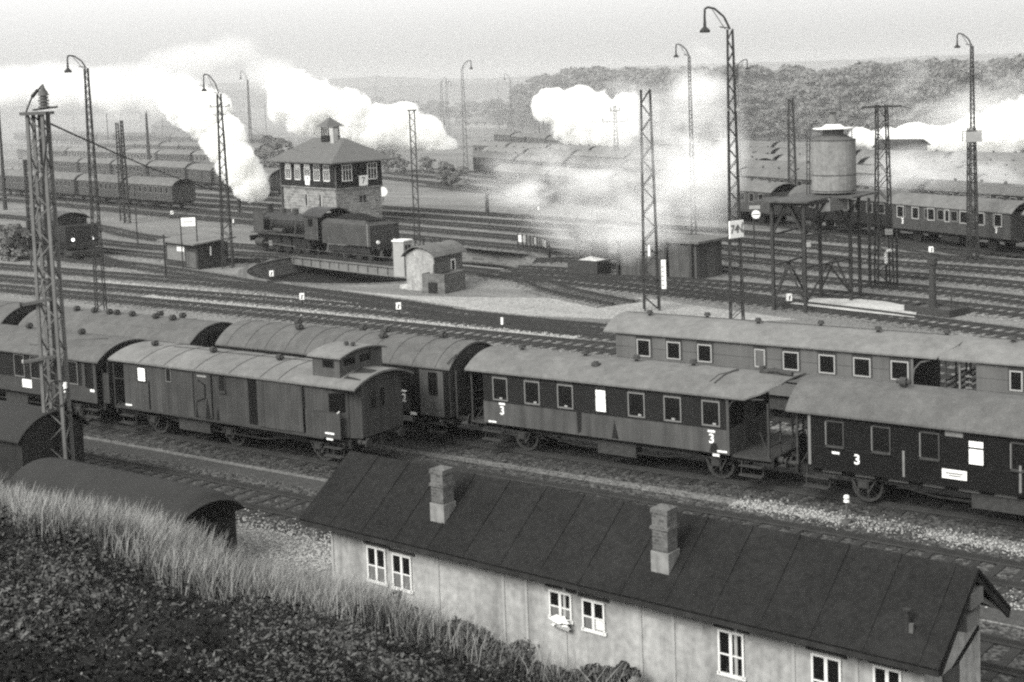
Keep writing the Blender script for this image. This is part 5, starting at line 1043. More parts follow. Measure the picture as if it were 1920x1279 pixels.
# ------------------------------------------------------------------ coaling stage half lost in steam
a = Vector((*G(1072, 508), 0)); t = thing('coaling_stage', 'dark timber coaling stage almost lost in the drifting steam', 'coaling stage', a, math.radians(-6))
q = MB(); q.box(3.0, 9.5, 1.2, 4.2, -.2, 2.2); q.build('wall', M_LOWER, t); q = MB(); q.box(2.6, 9.9, .9, 4.5, 2.2, 2.35); q.build('roof', M_ROOF, t); q = MB(); q.box(-.9, .6, 1.4, 3.4, -.2, 2.6); q.build('tower_block', M_A, t)  # wall colour lightened to imitate the veil of steam in front
for x in (3.2, 5.2, 7.2, 9.2): q = MB(); q.box(x-.1, x+.1, .95, 1.15, -.2, 2.2); q.build('post', M_UNDER2, t)
t = thing('coal_tub', 'low dark coal bin with pale heap before the coaling stage', 'coal bin', a+Vector((-.2, -.2, 0)), math.radians(-6)); q = MB(); q.box(0, 2.6, 0, 1.5, -.2, .8); q.build('box', M_UNDER2, t)
q = MB(); q.add([(.8, .2, .8), (2.4, .2, .8), (2.4, 1.3, .8), (.8, 1.3, .8), (1.5, .7, 1.05)], [(0, 1, 4), (1, 2, 4), (2, 3, 4), (3, 0, 4)]); q.build('ash_heap', M_CONC, t)
# ------------------------------------------------------------------ point lanterns and ground signals
def lantern(x, y, label, s=1.):
    u, v = GP(x, y); t = thing('point_lantern', label, 'point lantern', (u, v, 0), PSI, 'white point lanterns beside the rails')
    q = MB(); q.box(-.14*s, .14*s, -.12*s, .12*s, .25*s, .62*s); q.build('lantern', M_WHITE, t); q = MB(); q.prism([(-.06, .3), (.02, .3), (.08, .55), (.0, .55)], -.125*s, -.121*s, ax=1); q.build('lantern_stripe', M_INK, t)
    q = MB(); q.cyl((0, 0, -.2), (0, 0, .25*s), .06, n=8); q.box(-.35, .5, -.1, .1, -.18, -.05); q.build('throw_box', M_IRON, t)
for x, y, l in ((510, 527, 'point lantern in front of the left rim of the turntable'), (567, 572, 'point lantern with a dark chevron above the ribbed coach roof'), (748, 591, 'flat white point lantern below the gabled hut'),
                (1480, 575, 'point lantern with a curved mark left of the water tower legs'), (487, 462, 'point lantern near the smokebox of the big locomotive'), (1746, 482, 'pair of white lamps on a post behind the water crane'),
                (1372, 698 if False else 436, 'small white lamp left of the water tower'), (323, 408, 'point lantern behind the sign of the brick hut')): lantern(x, y, l)
for x, y, l in ((942, 612, 'short white marker post beside the near tracks'), (137, 856, 'white marker post at the foot of the big lattice mast'), (438, 420, 'white marker on the rails left of the locomotive'), (1010, 396, 'white marker at the distant track fan')):
    u, v = GP(x, y); t = thing('marker_post', l, 'marker post', (u, v, 0), 0, 'white marker posts'); q = MB(); q.box(-.06, .06, -.05, .05, -.2, .38); q.build('stake', M_WHITE, t)
    q = MB(); q.box(-.07, .07, -.06, .06, -.2, .0); q.build('foot', M_IRON, t)
u, v = GP(1588, 976); t = thing('ground_signal', 'waist-high post with two white lenses before the black coach', 'ground signal', (u, v, 0), PSI)
q = MB(); q.cyl((0, 0, -.2), (0, 0, .45), .035, n=8); q.cyl((0, 0, -.2), (0, 0, -.08), .13, n=12); q.cyl((0, 0, .12), (0, 0, .15), .14, n=12); q.build('post', M_IRON_L, t)
for z in (.46, .58): q = MB(); q.cyl((0, 0, z), (0, 0, z+.07), .09, .07, n=12); q.build('lens', M_WHITE, t)
t = tag(patch([(u+.0, v-.5), (u+2.2, v-.3), (u+2.2, v+.6), (u+.0, v+.4)], M_BALLAST_DARK, .03, 'crossing_plate'), kind='structure')
u, v = G(718, 366, .6); t = thing('round_signal_disc', 'large plain white disc on a low post right of the signal box', 'signal', (u, v, 0), PSI); q = MB(); q.cyl((0, -.05, 1.0), (0, 0, 1.0), .55, n=24); q.build('disc', M_WHITE, t); q = MB(); q.cyl((0, .04, -.2), (0, .04, 1.0), .05, n=8); q.build('post', M_IRON, t)
# ------------------------------------------------------------------ the man beside the tank locomotive
def person(x, y, label):
    u, v = GP(x, y); me = bpy.data.meshes.new('person'); J = [(0, 0, .92), (.0, 0, 1.15), (0, 0, 1.42), (0, .02, 1.52), (0, .03, 1.66), (.1, 0, .9), (.11, .02, .5), (.12, 0, .08), (.12, -.12, .04), (-.1, 0, .9), (-.12, -.04, .5), (-.13, .05, .08), (-.13, -.08, .04), (.2, 0, 1.4), (.27, .0, 1.12), (.25, -.1, .88), (-.2, 0, 1.4), (-.27, .02, 1.12), (-.24, -.08, .88)]
    Ed = [(0, 1), (1, 2), (2, 3), (3, 4), (0, 5), (5, 6), (6, 7), (7, 8), (0, 9), (9, 10), (10, 11), (11, 12), (2, 13), (13, 14), (14, 15), (2, 16), (16, 17), (17, 18)]
    Rr = [.15, .15, .15, .06, .105, .1, .075, .05, .045, .1, .075, .05, .045, .07, .055, .04, .07, .055, .04]
    me.from_pydata(J, Ed, []); o = bpy.data.objects.new('person', me); COL.objects.link(o); sm = o.modifiers.new('skin', 'SKIN'); o.modifiers.new('sub', 'SUBSURF').levels = 1
    for i, r in enumerate(Rr): me.skin_vertices[0].data[i].radius = (r, r)
    me.skin_vertices[0].data[0].use_root = True; me.materials.append(M_A); o.location = (u, v, -.15); o.rotation_euler.z = PSI+math.pi; tag(o, label, 'person')
    c = MB(); c.cyl((0, .03, 1.70), (0, .03, 1.78), .12, .1, n=12); c.build('cap', M_INK, o)
person(62, 506, 'standing person in dark work clothes and cap beside the tank locomotive')
# ------------------------------------------------------------------ distant trains
def far_protos():
    P = {}
    for key, bm, rm, ze, zt, wn in (('dark', M_A, M_ROOF, 2.85, 3.6, 1), ('pale', M_C, M_ROOF_L, 2.9, 3.55, 1), ('box', M_VAN, M_ROOF, 2.7, 3.4, 0), ('soot', M_UPPER, M_ROOF_B, 2.85, 3.6, 1), ('open', M_UNDER2, M_COAL, 2.0, 2.2, 0)):
        L = {'box': 8.4, 'open': 8.0}.get(key, 12.0); b = MB(); b.box(-L/2, L/2, -1.45, 1.45, 1.0, ze, 0)
        if wn:
            for i in range(8):
                x = -L/2+1.3+i*(L-2.6)/7
                for s in (-1, 1):
                    y = sorted((s*1.45, s*1.47)); b.box(x-.36, x+.36, y[0], y[1], 1.9, 2.7, 2); y = sorted((s*1.47, s*1.48)); b.box(x-.28, x+.28, y[0], y[1], 1.97, 2.63, 1)
        elif key == 'box':
            for s in (-1, 1): y = sorted((s*1.45, s*1.5)); b.box(-1.1, 1.1, y[0], y[1], 1.05, 2.6, 0); b.box(1.12, 1.25, y[0], y[1]-.0, 1.05, 2.6, 1)
        bo = _mesh_multi(b, [bm, M_GLASS, M_FRAME])
        r = MB(); roof_mesh(r, -L/2-.25, L/2+.25, seg_arc(1.58, ze+.02, zt, 8)); 
        ro = _mesh(r, rm, 'roof')
        u = MB(); u.box(-L/2, L/2, -1.1, 1.1, .75, 1.0); u.box(-.9, .9, -1.2, 1.2, .4, .8)
        for x in (-L/2+2.2, L/2-2.2):
            for s in (-1, 1): u.cyl((x, s*.7, .5), (x, s*.85, .5), .5, n=10)
        for e in (-1, 1):
            for s in (-1, 1): u.cyl((e*L/2, s*.87, .95), (e*(L/2+.5), s*.87, .95), .14, n=6)
        un = _mesh(u, M_UNDER, 'underframe'); ve = MB()
        P[key] = (bo, ro, un, L, zt)
    return P
def _mesh_multi(mb, mats):
    o = mb.build('part', mats); d = o.data; bpy.data.objects.remove(o); return d
FP = far_protos()
ORD = ['first', 'second', 'third', 'fourth', 'fifth', 'sixth', 'seventh', 'eighth', 'ninth', 'tenth', 'eleventh', 'twelfth', 'thirteenth', 'fourteenth', 'fifteenth', 'sixteenth', 'seventeenth', 'eighteenth', 'nineteenth', 'twentieth']
ORD += ['twenty-'+o for o in ORD[:9]]+['thirtieth']+['thirty-'+o for o in ORD[:9]]
def row(p0, p1, kinds, desc, ze=2.9, detail=False, ext=(0, 0), dup_line=True):
    "a train whose near eave runs from photo point p0 to p1"
    a = Vector((*G(*p0, ze), 0)); b = Vector((*G(*p1, ze), 0)); d = (b-a).normalized(); n = Vector((-d.y, d.x, 0)); a -= d*ext[0]; b += d*ext[1]; tot = (b-a).length; rz = math.atan2(d.y, d.x)
    x = 0; i = 0
    while x < tot-4 and i < 20:
        k = kinds[i % len(kinds)]; bo, ro, un, L, zt = FP[k]; c = a+d*(x+L/2)+n*1.55
        nm = {'box': ('boxcar', 'boxcar'), 'open': ('open_wagon', 'open wagon')}.get(k, ('distant_coach', 'railway coach'))
        t = thing(nm[0], '%s %s from the left in the %s' % (ORD[i], {'box': 'boxcar', 'open': 'open wagon', 'pale': 'pale coach', 'soot': 'blackened coach'}.get(k, 'coach'), desc), nm[1], c, rz, 'wagons standing in the far sidings')
        inst('body', bo, t, (0, 0, 0)); inst('roof', ro, t, (0, 0, 0)); inst('underframe', un, t, (0, 0, 0))
        if k not in ('box', 'open'):
            for j in range(4): inst('ventilator', VENT, t, (-4.2+j*2.8, random.uniform(-.2, .2), zt-.05))
        if detail:
            for j in range(7): window(t, -L/2+1.1+j*(L-2.2)/6, 2.28, .62 if j != 3 else .36, .78, y=-1.484, frame=M_FRAME_L, fw=.07)
            for xx in (-L/2+1.3, L/2-1.3): text('class_number', '3', .4, M_WHITE, t, (xx, -1.46, 1.5), RX); dash(t, xx, 1.76, .26, .07, -1.455, name='number_plate')
        x += L+1.35; i += 1
    # the rails it stands on
    off = n*1.55; q0 = a-d*25+off; q1 = b+d*25+off
    if dup_line: track([(q0.x, q0.y), (q1.x, q1.y)], sleepers=False, step=20)
    return a, d
row((1340, 346), (1450, 361), ['dark'], 'train right of the tallest mast', detail=True, ext=(14, 0))
row((1482, 364), (1600, 373), ['soot', 'soot'], 'train behind the water tower', detail=False)
row((1668, 380), (1835, 394), ['dark'], 'white-windowed train at the right', detail=True, ext=(0, 12))
row((1372, 327), (1480, 334), ['dark', 'dark'], 'second train behind the tallest mast', ext=(12, 8))
row((1715, 353), (1850, 362), ['soot'], 'second train at the right, half in steam', ext=(12, 20))
row((1385, 313), (1490, 318), ['pale', 'dark'], 'third train behind the tallest mast', ext=(14, 40), dup_line=False)
row((1385, 299), (1500, 303), ['pale'], 'fourth train behind the tallest mast', ext=(20, 60), dup_line=False)
row((1385, 287), (1500, 290), ['dark'], 'fifth train behind the tallest mast', ext=(20, 50), dup_line=False)
row((1395, 274), (1500, 277), ['dark'], 'train along the foot of the wood', ext=(20, 10), dup_line=False)
row((1655, 330), (1840, 344), ['dark', 'pale'], 'third train at the right', ext=(0, 20))
row((1640, 312), (1800, 322), ['pale'], 'fourth train at the right', ext=(0, 20), dup_line=False)
row((927, 319), (1077, 331), ['dark'], 'front train in the drifting steam', ext=(0, 34))
row((1000, 301), (1127, 309), ['soot', 'dark'], 'second train in the drifting steam', ext=(18, 22))
row((905, 283), (1125, 294), ['pale', 'dark'], 'third train below the white cloud', ext=(0, 30), dup_line=False)
row((885, 272), (1125, 284), ['pale'], 'fourth train below the white cloud', ext=(0, 30), dup_line=False)
row((950, 253), (1040, 261), ['dark', 'box'], 'last train below the wooded hill', ext=(10, 0), dup_line=False)
row((70, 332), (305, 347), ['dark'], 'first train left of the signal box', ext=(14, 0))
row((95, 301), (342, 314), ['dark'], 'second train left of the signal box', ext=(14, 0))
row((350, 314), (430, 320), ['box'], 'boxcar group behind the bracketed mast', ext=(0, 18), dup_line=False)
row((100, 282), (400, 291), ['pale', 'dark'], 'third train left of the signal box', ext=(20, 0), dup_line=False)
row((180, 268), (420, 275), ['dark', 'box'], 'fourth train left of the signal box', ext=(0, 10), dup_line=False)
row((60, 250), (380, 257), ['dark', 'soot'], 'fifth train left of the signal box', ext=(20, 30), dup_line=False)
# ------------------------------------------------------------------ trees
M_LEAF = mat('foliage', .19, rough=.9, var=.5, scale=6, fine=30); M_TRUNK = mat('bark', .05, var=.3)
def crown_mesh(seed, h, r, n, leaf, low=.15):
    rs = np.random.RandomState(seed); k = 26
    ang = rs.rand(k)*6.283; zz = low+(1-low)*rs.rand(k)**.8; rad = r*np.sqrt(np.clip(1-((zz-.5)/.62)**2, .05, 1))*rs.uniform(.2, .72, k)
    C = np.stack([np.cos(ang)*rad, np.sin(ang)*rad, zz*h*.9], 1); R = rs.uniform(.17, .34, k)*r
    idx = rs.randint(0, k, n); d = rs.normal(size=(n, 3)); d /= np.linalg.norm(d, axis=1)[:, None]; d[:, 2] = np.abs(d[:, 2])*.9-.25*rs.rand(n)
    p = C[idx]+d*(R[idx]*rs.uniform(.75, 1.12, n))[:, None]*np.array([1, 1, .8])
    nrm = d+rs.normal(scale=.45, size=(n, 3)); nrm /= np.linalg.norm(nrm, axis=1)[:, None]
    a = np.cross(nrm, rs.normal(size=(n, 3))); a /= np.linalg.norm(a, axis=1)[:, None]; b = np.cross(nrm, a); s = (leaf*rs.uniform(.6, 1.4, n))[:, None]
    V = np.stack([p-a*s, p-b*s*.7, p+a*s, p+b*s*.7], 1).reshape(-1, 3)
    return quads_mesh(V, n)
def quads_mesh(V, n, k=4):
    me = bpy.data.meshes.new('foliage'); me.vertices.add(len(V)); me.vertices.foreach_set('co', V.astype(np.float32).ravel()); me.loops.add(n*k); me.loops.foreach_set('vertex_index', np.arange(n*k, dtype=np.int32))
    me.polygons.add(n); me.polygons.foreach_set('loop_start', np.arange(0, n*k, k, dtype=np.int32)); me.polygons.foreach_set('loop_total', np.full(n, k, dtype=np.int32)); me.update(); me.validate(); return me
CR_ = []
for i in range(5):
    m = crown_mesh(i+3, 1., .42 if i < 3 else .5, 2400, .030); m.materials.append(M_LEAF); CR_.append(m)
tm = MB(); tm.cyl((0, 0, -.05), (0, 0, .55), .028, .014, n=7); tm.bar((0, 0, .25), (.12, .05, .5), .012); tm.bar((0, 0, .3), (-.1, .08, .55), .012); TRK_ = _mesh(tm, M_TRUNK)
TN = 0
def tree(x, yb, yt, label, group, name='broadleaf_tree', wide=1.):
    global TN
    u, v = G(x, yb, 0); h = ZH(u, v, yt)*1.04; t = thing(name, label, 'tree', (u, v, GZ), random.random()*6.3, group); t.scale = (h*wide, h*wide, h)
    inst('trunk', TRK_, t, (0, 0, 0)); inst('crown', CR_[TN % 5], t, (0, 0, 0)); TN += 1
def rank(xs, base, top, lab, group, jit=6, wide=1.):
    for i, x in enumerate(xs):
        yb = base(x)+random.uniform(-2, 2); yt = top(x)+random.uniform(-jit, jit)
        tree(x+random.uniform(-4, 4), yb, yt, '%s tree from the left %s' % (ORD[i], lab), group, wide=wide*random.uniform(.9, 1.25))
ip = lambda pts: (lambda x: float(np.interp(x, [p[0] for p in pts], [p[1] for p in pts])))
rank(range(1335, 1990, 22), ip([(1335, 247), (1950, 258)]), ip([(1335, 124), (1400, 122), (1450, 128), (1520, 128), (1600, 122), (1700, 116), (1760, 106), (1830, 116), (1900, 104), (1990, 108)]), 'in the tall back rank of the right-hand wood', 'trees of the right-hand wood, back rank')
rank(range(1345, 1990, 24), ip([(1335, 255), (1950, 268)]), ip([(1335, 150), (1450, 152), (1560, 145), (1700, 150), (1780, 128), (1900, 140), (1990, 140)]), 'in the middle rank of the right-hand wood', 'trees of the right-hand wood, middle rank', 9)
rank(range(1340, 1960, 26), ip([(1335, 263), (1950, 280)]), ip([(1335, 190), (1500, 200), (1700, 195), (1950, 200)]), 'in the low front rank of the right-hand wood', 'trees of the right-hand wood, front rank', 10, 1.1)
rank(range(965, 1345, 20), ip([(960, 236), (1340, 243)]), ip([(955, 185), (980, 163), (1010, 142), (1060, 128), (1110, 122), (1180, 130), (1260, 126), (1340, 124)]), 'on the skyline above the white steam cloud', 'trees of the central hill, skyline', 5)
rank(range(935, 1340, 22), ip([(930, 240), (1340, 248)]), ip([(930, 212), (980, 190), (1060, 170), (1340, 165)]), 'on the lower slope behind the white steam cloud', 'trees of the central hill, lower slope', 8)
rank(range(690, 960, 24), ip([(640, 226), (960, 236)]), ip([(640, 190), (760, 183), (860, 192), (960, 186)]), 'in the faint hazy belt left of the hill', 'trees in the hazy belt', 6, 1.3)
BUSH = [crown_mesh(40+i, 1., .62, 2000, .05, low=.0) for i in range(3)]
for m in BUSH: m.materials.append(M_LEAF)
def bushy(x, yb, yt, label, k=[0]):
    u, v = G(x, yb, 0); h = ZH(u, v, yt)*.85; t = thing('shrub', label, 'shrub', (u, v, GZ-.1), random.random()*6.3); t.scale = (h, h, h); k[0] += 1
    inst('foliage', BUSH[k[0] % 3], t, (0, 0, 0)); inst('stem', TRK_, t, (0, 0, 0))
for x, yb, yt, l in ((725, 318, 272, 'rounded shrub left of the flat-topped pylon'), (750, 322, 278, 'small shrub just left of the flat-topped pylon'), (800, 322, 282, 'shrub just right of the flat-topped pylon'), (838, 346, 292, 'bushy tree beside the mast with the right-bent arm'), (862, 350, 300, 'low bush at the foot of the mast with the right-bent arm'), (700, 312, 285, 'low shrub at the right edge of the signal box roof'), (530, 318, 246, 'dim tree left of the signal box roof'), (505, 312, 262, 'small dim tree between steam and signal box')):
    bushy(x, yb, yt, l)
for x, yb, yt, l in ((28, 484, 398, 'pale bushy shrub at the left edge near the tank locomotive'), (58, 480, 418, 'lower shrub beside the tank locomotive')): bushy(x, yb, yt, l)
# ------------------------------------------------------------------ far buildings
M_WALLF = mat('far_wall', .35, var=.2, scale=.3); M_WALLD = mat('far_wall_dark', .09, var=.25, scale=.3)
def house(x0, x1, yb, ye, yr, label, wallm, roofm, depth=10, gable=True, wins=3, name='goods_shed', cat='shed'):
    a = Vector((*G(x0, yb), 0)); b = Vector((*G(x1, yb), 0)); d = (b-a).normalized(); L = (b-a).length; h = ZH(a.x, a.y, ye); hr = max(h+1, ZH(a.x, a.y, yr)); t = thing(name, label, cat, a, math.atan2(d.y, d.x))
    q = MB(); q.box(0, L, 0, depth, -.3, h); q.prism([(0, h-.01), (depth/2, hr-.15), (depth, h-.01)], 0, L); q.build('wall', wallm, t)
    q = MB(); q.add([(-.5, -.6, h-.1), (L+.5, -.6, h-.1), (L+.5, depth/2, hr), (-.5, depth/2, hr), (L+.5, depth+.6, h-.1), (-.5, depth+.6, h-.1)], [(0, 1, 2, 3), (3, 2, 4, 5)]); q.build('roof', roofm, t)
    for i in range(wins): x = L*(i+.5)/wins; q = MB(); q.box(x-.7, x+.7, -.05, 0, h*.35, h*.75); q.build('window', M_GLASS, t)
house(284, 345, 252, 236, 226, 'distant gabled goods shed with pale ends at the left', M_WALLD, M_ROOF_B, 9)
house(180, 262, 224, 212, 207, 'long faint factory hall in the smoke at the far left', M_WALLF, M_ROOF, 14, wins=6, name='factory_hall', cat='hall')
house(352, 430, 226, 214, 209, 'faint hall behind the left steam plume', M_WALLF, M_ROOF, 12, wins=5, name='factory_hall', cat='hall')
house(1338, 1366, 266, 244, 236, 'small pale house at the edge of the right-hand wood', M_WALLF, M_ROOF_B, 6, wins=2, name='cottage', cat='house')
house(1642, 1712, 298, 276, 270, 'low dark shed in front of the long steam strip', M_WALLD, M_ROOF_D, 6, wins=2)
house(870, 950, 238, 228, 222, 'long pale shed in the haze at the foot of the hill', M_WALLF, M_ROOF_L, 10, wins=5)
# far ridge of hills, and the land rising under the woods
def ridge(pts, dist, name, m, depth=400):
    mb = MB(); P = []; Q = []
    xs = np.arange(pts[0][0], pts[-1][0]+1, 20)
    for i, x in enumerate(xs):
        y = float(np.interp(x, [p[0] for p in pts], [p[1] for p in pts]))+random.uniform(-1, 1); c = AT(x, y, dist); P.append((c.x, c.y, -1)); f = (c.xy.length+depth)/c.xy.length
        mb.V += [(c.x*.93, c.y*.93, GZ-.1), (c.x, c.y, max(1, c.z)), (c.x*f, c.y*f, GZ-.1)]
        if i: k = 3*i; mb.F += [(k-3, k, k+1, k-2), (k-2, k+1, k+2, k-1)]; mb.M += [0, 0]
    return tag(mb.build(name, m), kind='structure')
M_HILL = mat('hill_fields', .12, var=.35, scale=.012, fine=.2)
ridge([(-200, 178), (300, 160), (560, 152), (700, 143), (820, 148), (950, 146), (1200, 124), (1400, 118), (1600, 112), (1750, 104), (1900, 100), (2100, 98)], 2300, 'hills', M_HILL)
ridge([(-200, 186), (300, 172), (560, 165), (800, 160), (1000, 152), (1400, 128)], 1300, 'hills', M_HILL, 200)
# ------------------------------------------------------------------ the embankment in the foreground
def hill_zs(u, v):
    u = np.asarray(u); v = np.asarray(v); s = np.clip(24.9-v, 0, None); f = np.clip(s/2.2, 0, 1)
    lift = 1.0/(1+np.exp((u+19)/2.2))
    return .44*s*(.5+.5*f)+lift*(.55+.45/(1+np.exp((u+28)/1.5)))+.18*np.sin(u*.7+v*.4)+.12*np.sin(u*1.9-v*1.1)-.22
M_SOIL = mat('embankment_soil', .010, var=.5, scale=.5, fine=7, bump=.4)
us = np.arange(-75, 14, .75); vs = np.concatenate([np.arange(-14, 20, .75), np.arange(20, 25.5, .35)]); UU, VV = np.meshgrid(us, vs, indexing='ij'); ZZ = np.maximum(hill_zs(UU, VV), GZ-.1); ZZ = np.where(VV < 2.5, np.minimum(ZZ, 10.3), ZZ); ZZ[:, -1] = GZ-.1
mb = MB(); mb.V = [tuple(map(float, q)) for q in np.stack([UU, VV, ZZ], -1).reshape(-1, 3)]; nv = len(vs)
for i in range(len(us)-1):
    for j in range(nv-1): mb.F.append((i*nv+j, (i+1)*nv+j, (i+1)*nv+j+1, i*nv+j+1)); mb.M.append(0)
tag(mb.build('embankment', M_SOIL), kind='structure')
def scatter(n, seed, dens=lambda u, v: 1., near=3.0):
    rs = np.random.RandomState(seed); out = []
    fwd = math.atan2(math.cos(PSI), -math.sin(PSI))
    while sum(len(o) for o in out) < n:
        m = n*2; r = near*np.exp(rs.rand(m)*math.log(62/near)); a = fwd+rs.uniform(-.42, .42, m); u = r*np.cos(a); v = r*np.sin(a)
        k = (v < 25.1) & (v > 1) & (u > -70) & ~((u > -24.2) & (v > 24.2+(u+24)*-.055)); u, v = u[k], v[k]; w = np.array([dens(a_, b_) for a_, b_ in zip(u, v)]); k = rs.rand(len(u)) < w; out.append(np.stack([u[k], v[k]], 1))
    return np.concatenate(out)[:n], rs
def blades(name, n, seed, h0, h1, w, m, dens, lean=(.25, .0), label='', near=3., up=0, droop=.25, cat='grass'):
    P, rs = scatter(n, seed, dens, near); n = len(P); z = hill_zs(P[:, 0], P[:, 1])-.03; h = rs.uniform(h0, h1, n); dist = np.hypot(P[:, 0], P[:, 1]); ww = w*(.5+dist/28)
    a = rs.uniform(0, 6.283, n); lx = lean[0]*h+rs.normal(scale=droop, size=n)*h; ly = lean[1]*h+rs.normal(scale=droop, size=n)*h; dx = np.cos(a)*ww; dy = np.sin(a)*ww
    b = np.stack([P[:, 0], P[:, 1], z], 1); D = np.stack([dx, dy, np.zeros(n)], 1); M1 = b+np.stack([lx*.35, ly*.35, h*.6], 1); T = b+np.stack([lx, ly, h], 1)
    V = np.stack([b-D, b+D, M1+D*.8, M1-D*.8, M1-D*.8, M1+D*.8, T+D*.12, T-D*.12], 1).reshape(-1, 3); me = quads_mesh(V, 2*n); me.materials.append(m); o = bpy.data.objects.new(name, me); COL.objects.link(o); return tag(o, label, cat, kind='stuff')
def leaves(name, n, seed, h0, h1, s, m, dens, label='', near=3.):
    P, rs = scatter(n, seed, dens, near); n = len(P); dist = np.hypot(P[:, 0], P[:, 1]); z = hill_zs(P[:, 0], P[:, 1])+rs.uniform(h0, h1, n)*(.25+.75*(np.sin(P[:, 0]*1.7+P[:, 1]*.6)*np.sin(P[:, 1]*1.9+1-P[:, 0]*.5))**2)
    c = np.stack([P[:, 0], P[:, 1], z], 1); nm = rs.normal(size=(n, 3))*.6+np.array([0, 0, 1]); nm /= np.linalg.norm(nm, axis=1)[:, None]; a = np.cross(nm, rs.normal(size=(n, 3))); a /= np.linalg.norm(a, axis=1)[:, None]; b = np.cross(nm, a); ss = (s*rs.uniform(.5, 1.5, n)*(.45+dist/30))[:, None]
    V = np.stack([c-a*ss, c-b*ss*.45, c+a*ss, c+b*ss*.45], 1).reshape(-1, 3); me = quads_mesh(V, n); me.materials.append(m); o = bpy.data.objects.new(name, me); COL.objects.link(o); return tag(o, label, 'weeds', kind='stuff')
def patchy(u, v, f=1., s=0.): return .5+.5*math.sin(u*.55*f+s)*math.sin(v*.8*f+u*.3+s*2)
M_HAY = mat('dry_grass', .36, var=.4, scale=.7, fine=8); M_HAY2 = mat('dull_grass', .055, var=.5, scale=.7, fine=8); M_WEED = mat('weed_leaf', .026, var=.6, scale=1.2, fine=10); M_WEED2 = mat('weed_leaf_pale', .17, var=.5, scale=2)
top = lambda u, v: max(0, min(1, (v-(19.4+1.6*math.sin(u*.33)+(1.6 if u > -27 else 0)))/3.0))*(.12+.88*patchy(u, v, 1.4)**1.3)*(1 if u < -27 else .55)
blades('tall_grass', 46000, 21, .45, 1.15, .007, M_HAY, top, lean=(.03, .03), label='tall pale dry grass along the foot of the embankment', near=10)
blades('tall_grass', 18000, 22, .35, .8, .009, M_HAY2, top, lean=(.2, 0), label='dull grass between the pale tufts', near=8)
blades('rough_grass', 14000, 23, .1, .28, .007, M_HAY2, lambda u, v: .3+.7*patchy(u, v, .9, 1), lean=(.35, -.1), label='rough dark grass covering the embankment', near=9)
leaves('weeds', 230000, 24, .0, .6, .042, M_WEED, lambda u, v: .35+.65*patchy(u, v, .8, 2), label='dense low weeds covering the embankment', near=3.5)
leaves('weeds', 26000, 25, .25, .75, .024, M_WEED2, lambda u, v: patchy(u, v, 1.3, 3)**2, label='pale flowering weeds on the embankment', near=5)
M_WEED3 = mat('weed_leaf_mid', .12, var=.6, scale=1.5, fine=9)
leaves('weeds', 70000, 26, .1, .75, .038, M_WEED3, lambda u, v: max(0, patchy(u, v, 1.1, 5)-.35)**1.5*2.2, label='mid-toned leafy weed clumps on the embankment', near=4)
# bushes in front of the shed
def bush(u, v, h, r, n, label, m=None, leaf=.045):
    t = thing('bush', label, 'bush', (u, v, float(hill_zs(u, v))), 0); me = crown_mesh(int(abs(u*7)+v), h, r, n, leaf, low=.05); me.materials.append(m or M_WEED); inst('foliage', me, t, (0, 0, 0)); q = MB()
    for i in range(5): a = i*1.26; q.bar((0, 0, -.1), (math.cos(a)*r*.4, math.sin(a)*r*.4, h*.7), .02)
    q.build('stem', M_TRUNK, t)
def wpt(x, y, vv):
    u, z = S(x, y, vv); return u
bush(wpt(1165, 1230, 24.1), 24.0, 1.15, .5, 2600, 'upright bush in front of the shed wall right of the open casement', M_WEED3, leaf=.04)
bush(wpt(720, 1130, 23.6), 23.6, .85, .9, 2200, 'bush growing under the left pair of shed windows', M_WEED3)
bush(wpt(870, 1150, 23.4), 23.4, .7, 1.0, 2200, 'low bush against the middle of the shed wall', M_WEED3)
bush(wpt(1010, 1190, 23.2), 23.2, .7, .9, 2200, 'low bush left of the laundry window', M_WEED3)
bush(wpt(1090, 1230, 23.3), 23.3, .75, .8, 1800, 'low bush under the laundry window', M_WEED3)
bush(wpt(1230, 1270, 23.6), 23.6, .8, .9, 2000, 'wide weedy bush right of the upright bush', M_WEED3)
bush(wpt(640, 1120, 24.2), 24.2, .8, .7, 2000, 'bush hiding the left foot of the shed wall', M_WEED3)
bush(wpt(940, 1200, 22.8), 22.8, .8, 1.1, 2600, 'spreading bush between the two window pairs', M_WEED3)
bush(wpt(560, 1050, 24.4), 24.4, .8, .9, 1800, 'dark bush at the left corner of the shed', M_WEED3)

for x, yb, yt, l in ((96, 262, 205, 'first faint pole in the smoke left of the lamp masts'), (140, 255, 188, 'second faint pole in the smoke at the far left'), (205, 300, 212, 'faint pole between the left lamp mast and the pylon pair'), (306, 268, 205, 'faint pole just left of the goods shed'), (345, 262, 212, 'faint pole just right of the goods shed'), (500, 262, 195, 'faint pole right of the slim lamp mast'), (655, 232, 168, 'faint pole left of the very distant lamp mast'), (787, 235, 180, 'faint pole above the flat-topped pylon'), (936, 240, 152, 'faint pole left of the hill'), (1012, 275, 225, 'thin pole at the left end of the white cloud'), (1085, 292, 248, 'thin pole below the white cloud'), (1200, 300, 150, 'thin leaning pole right of the white cloud'), (912, 300, 262, 'short pole before the hazy belt'), (1240, 262, 168, 'faint pole before the hill, right of the cloud'), (1598, 300, 232, 'thin pole right of the water tank'), (1560, 262, 205, 'faint pole before the right-hand wood')):
    pylon(x, yb, yt, l, w=.28 if yb < 280 else .2, wt=.16, solid=True, name='telegraph_pole')
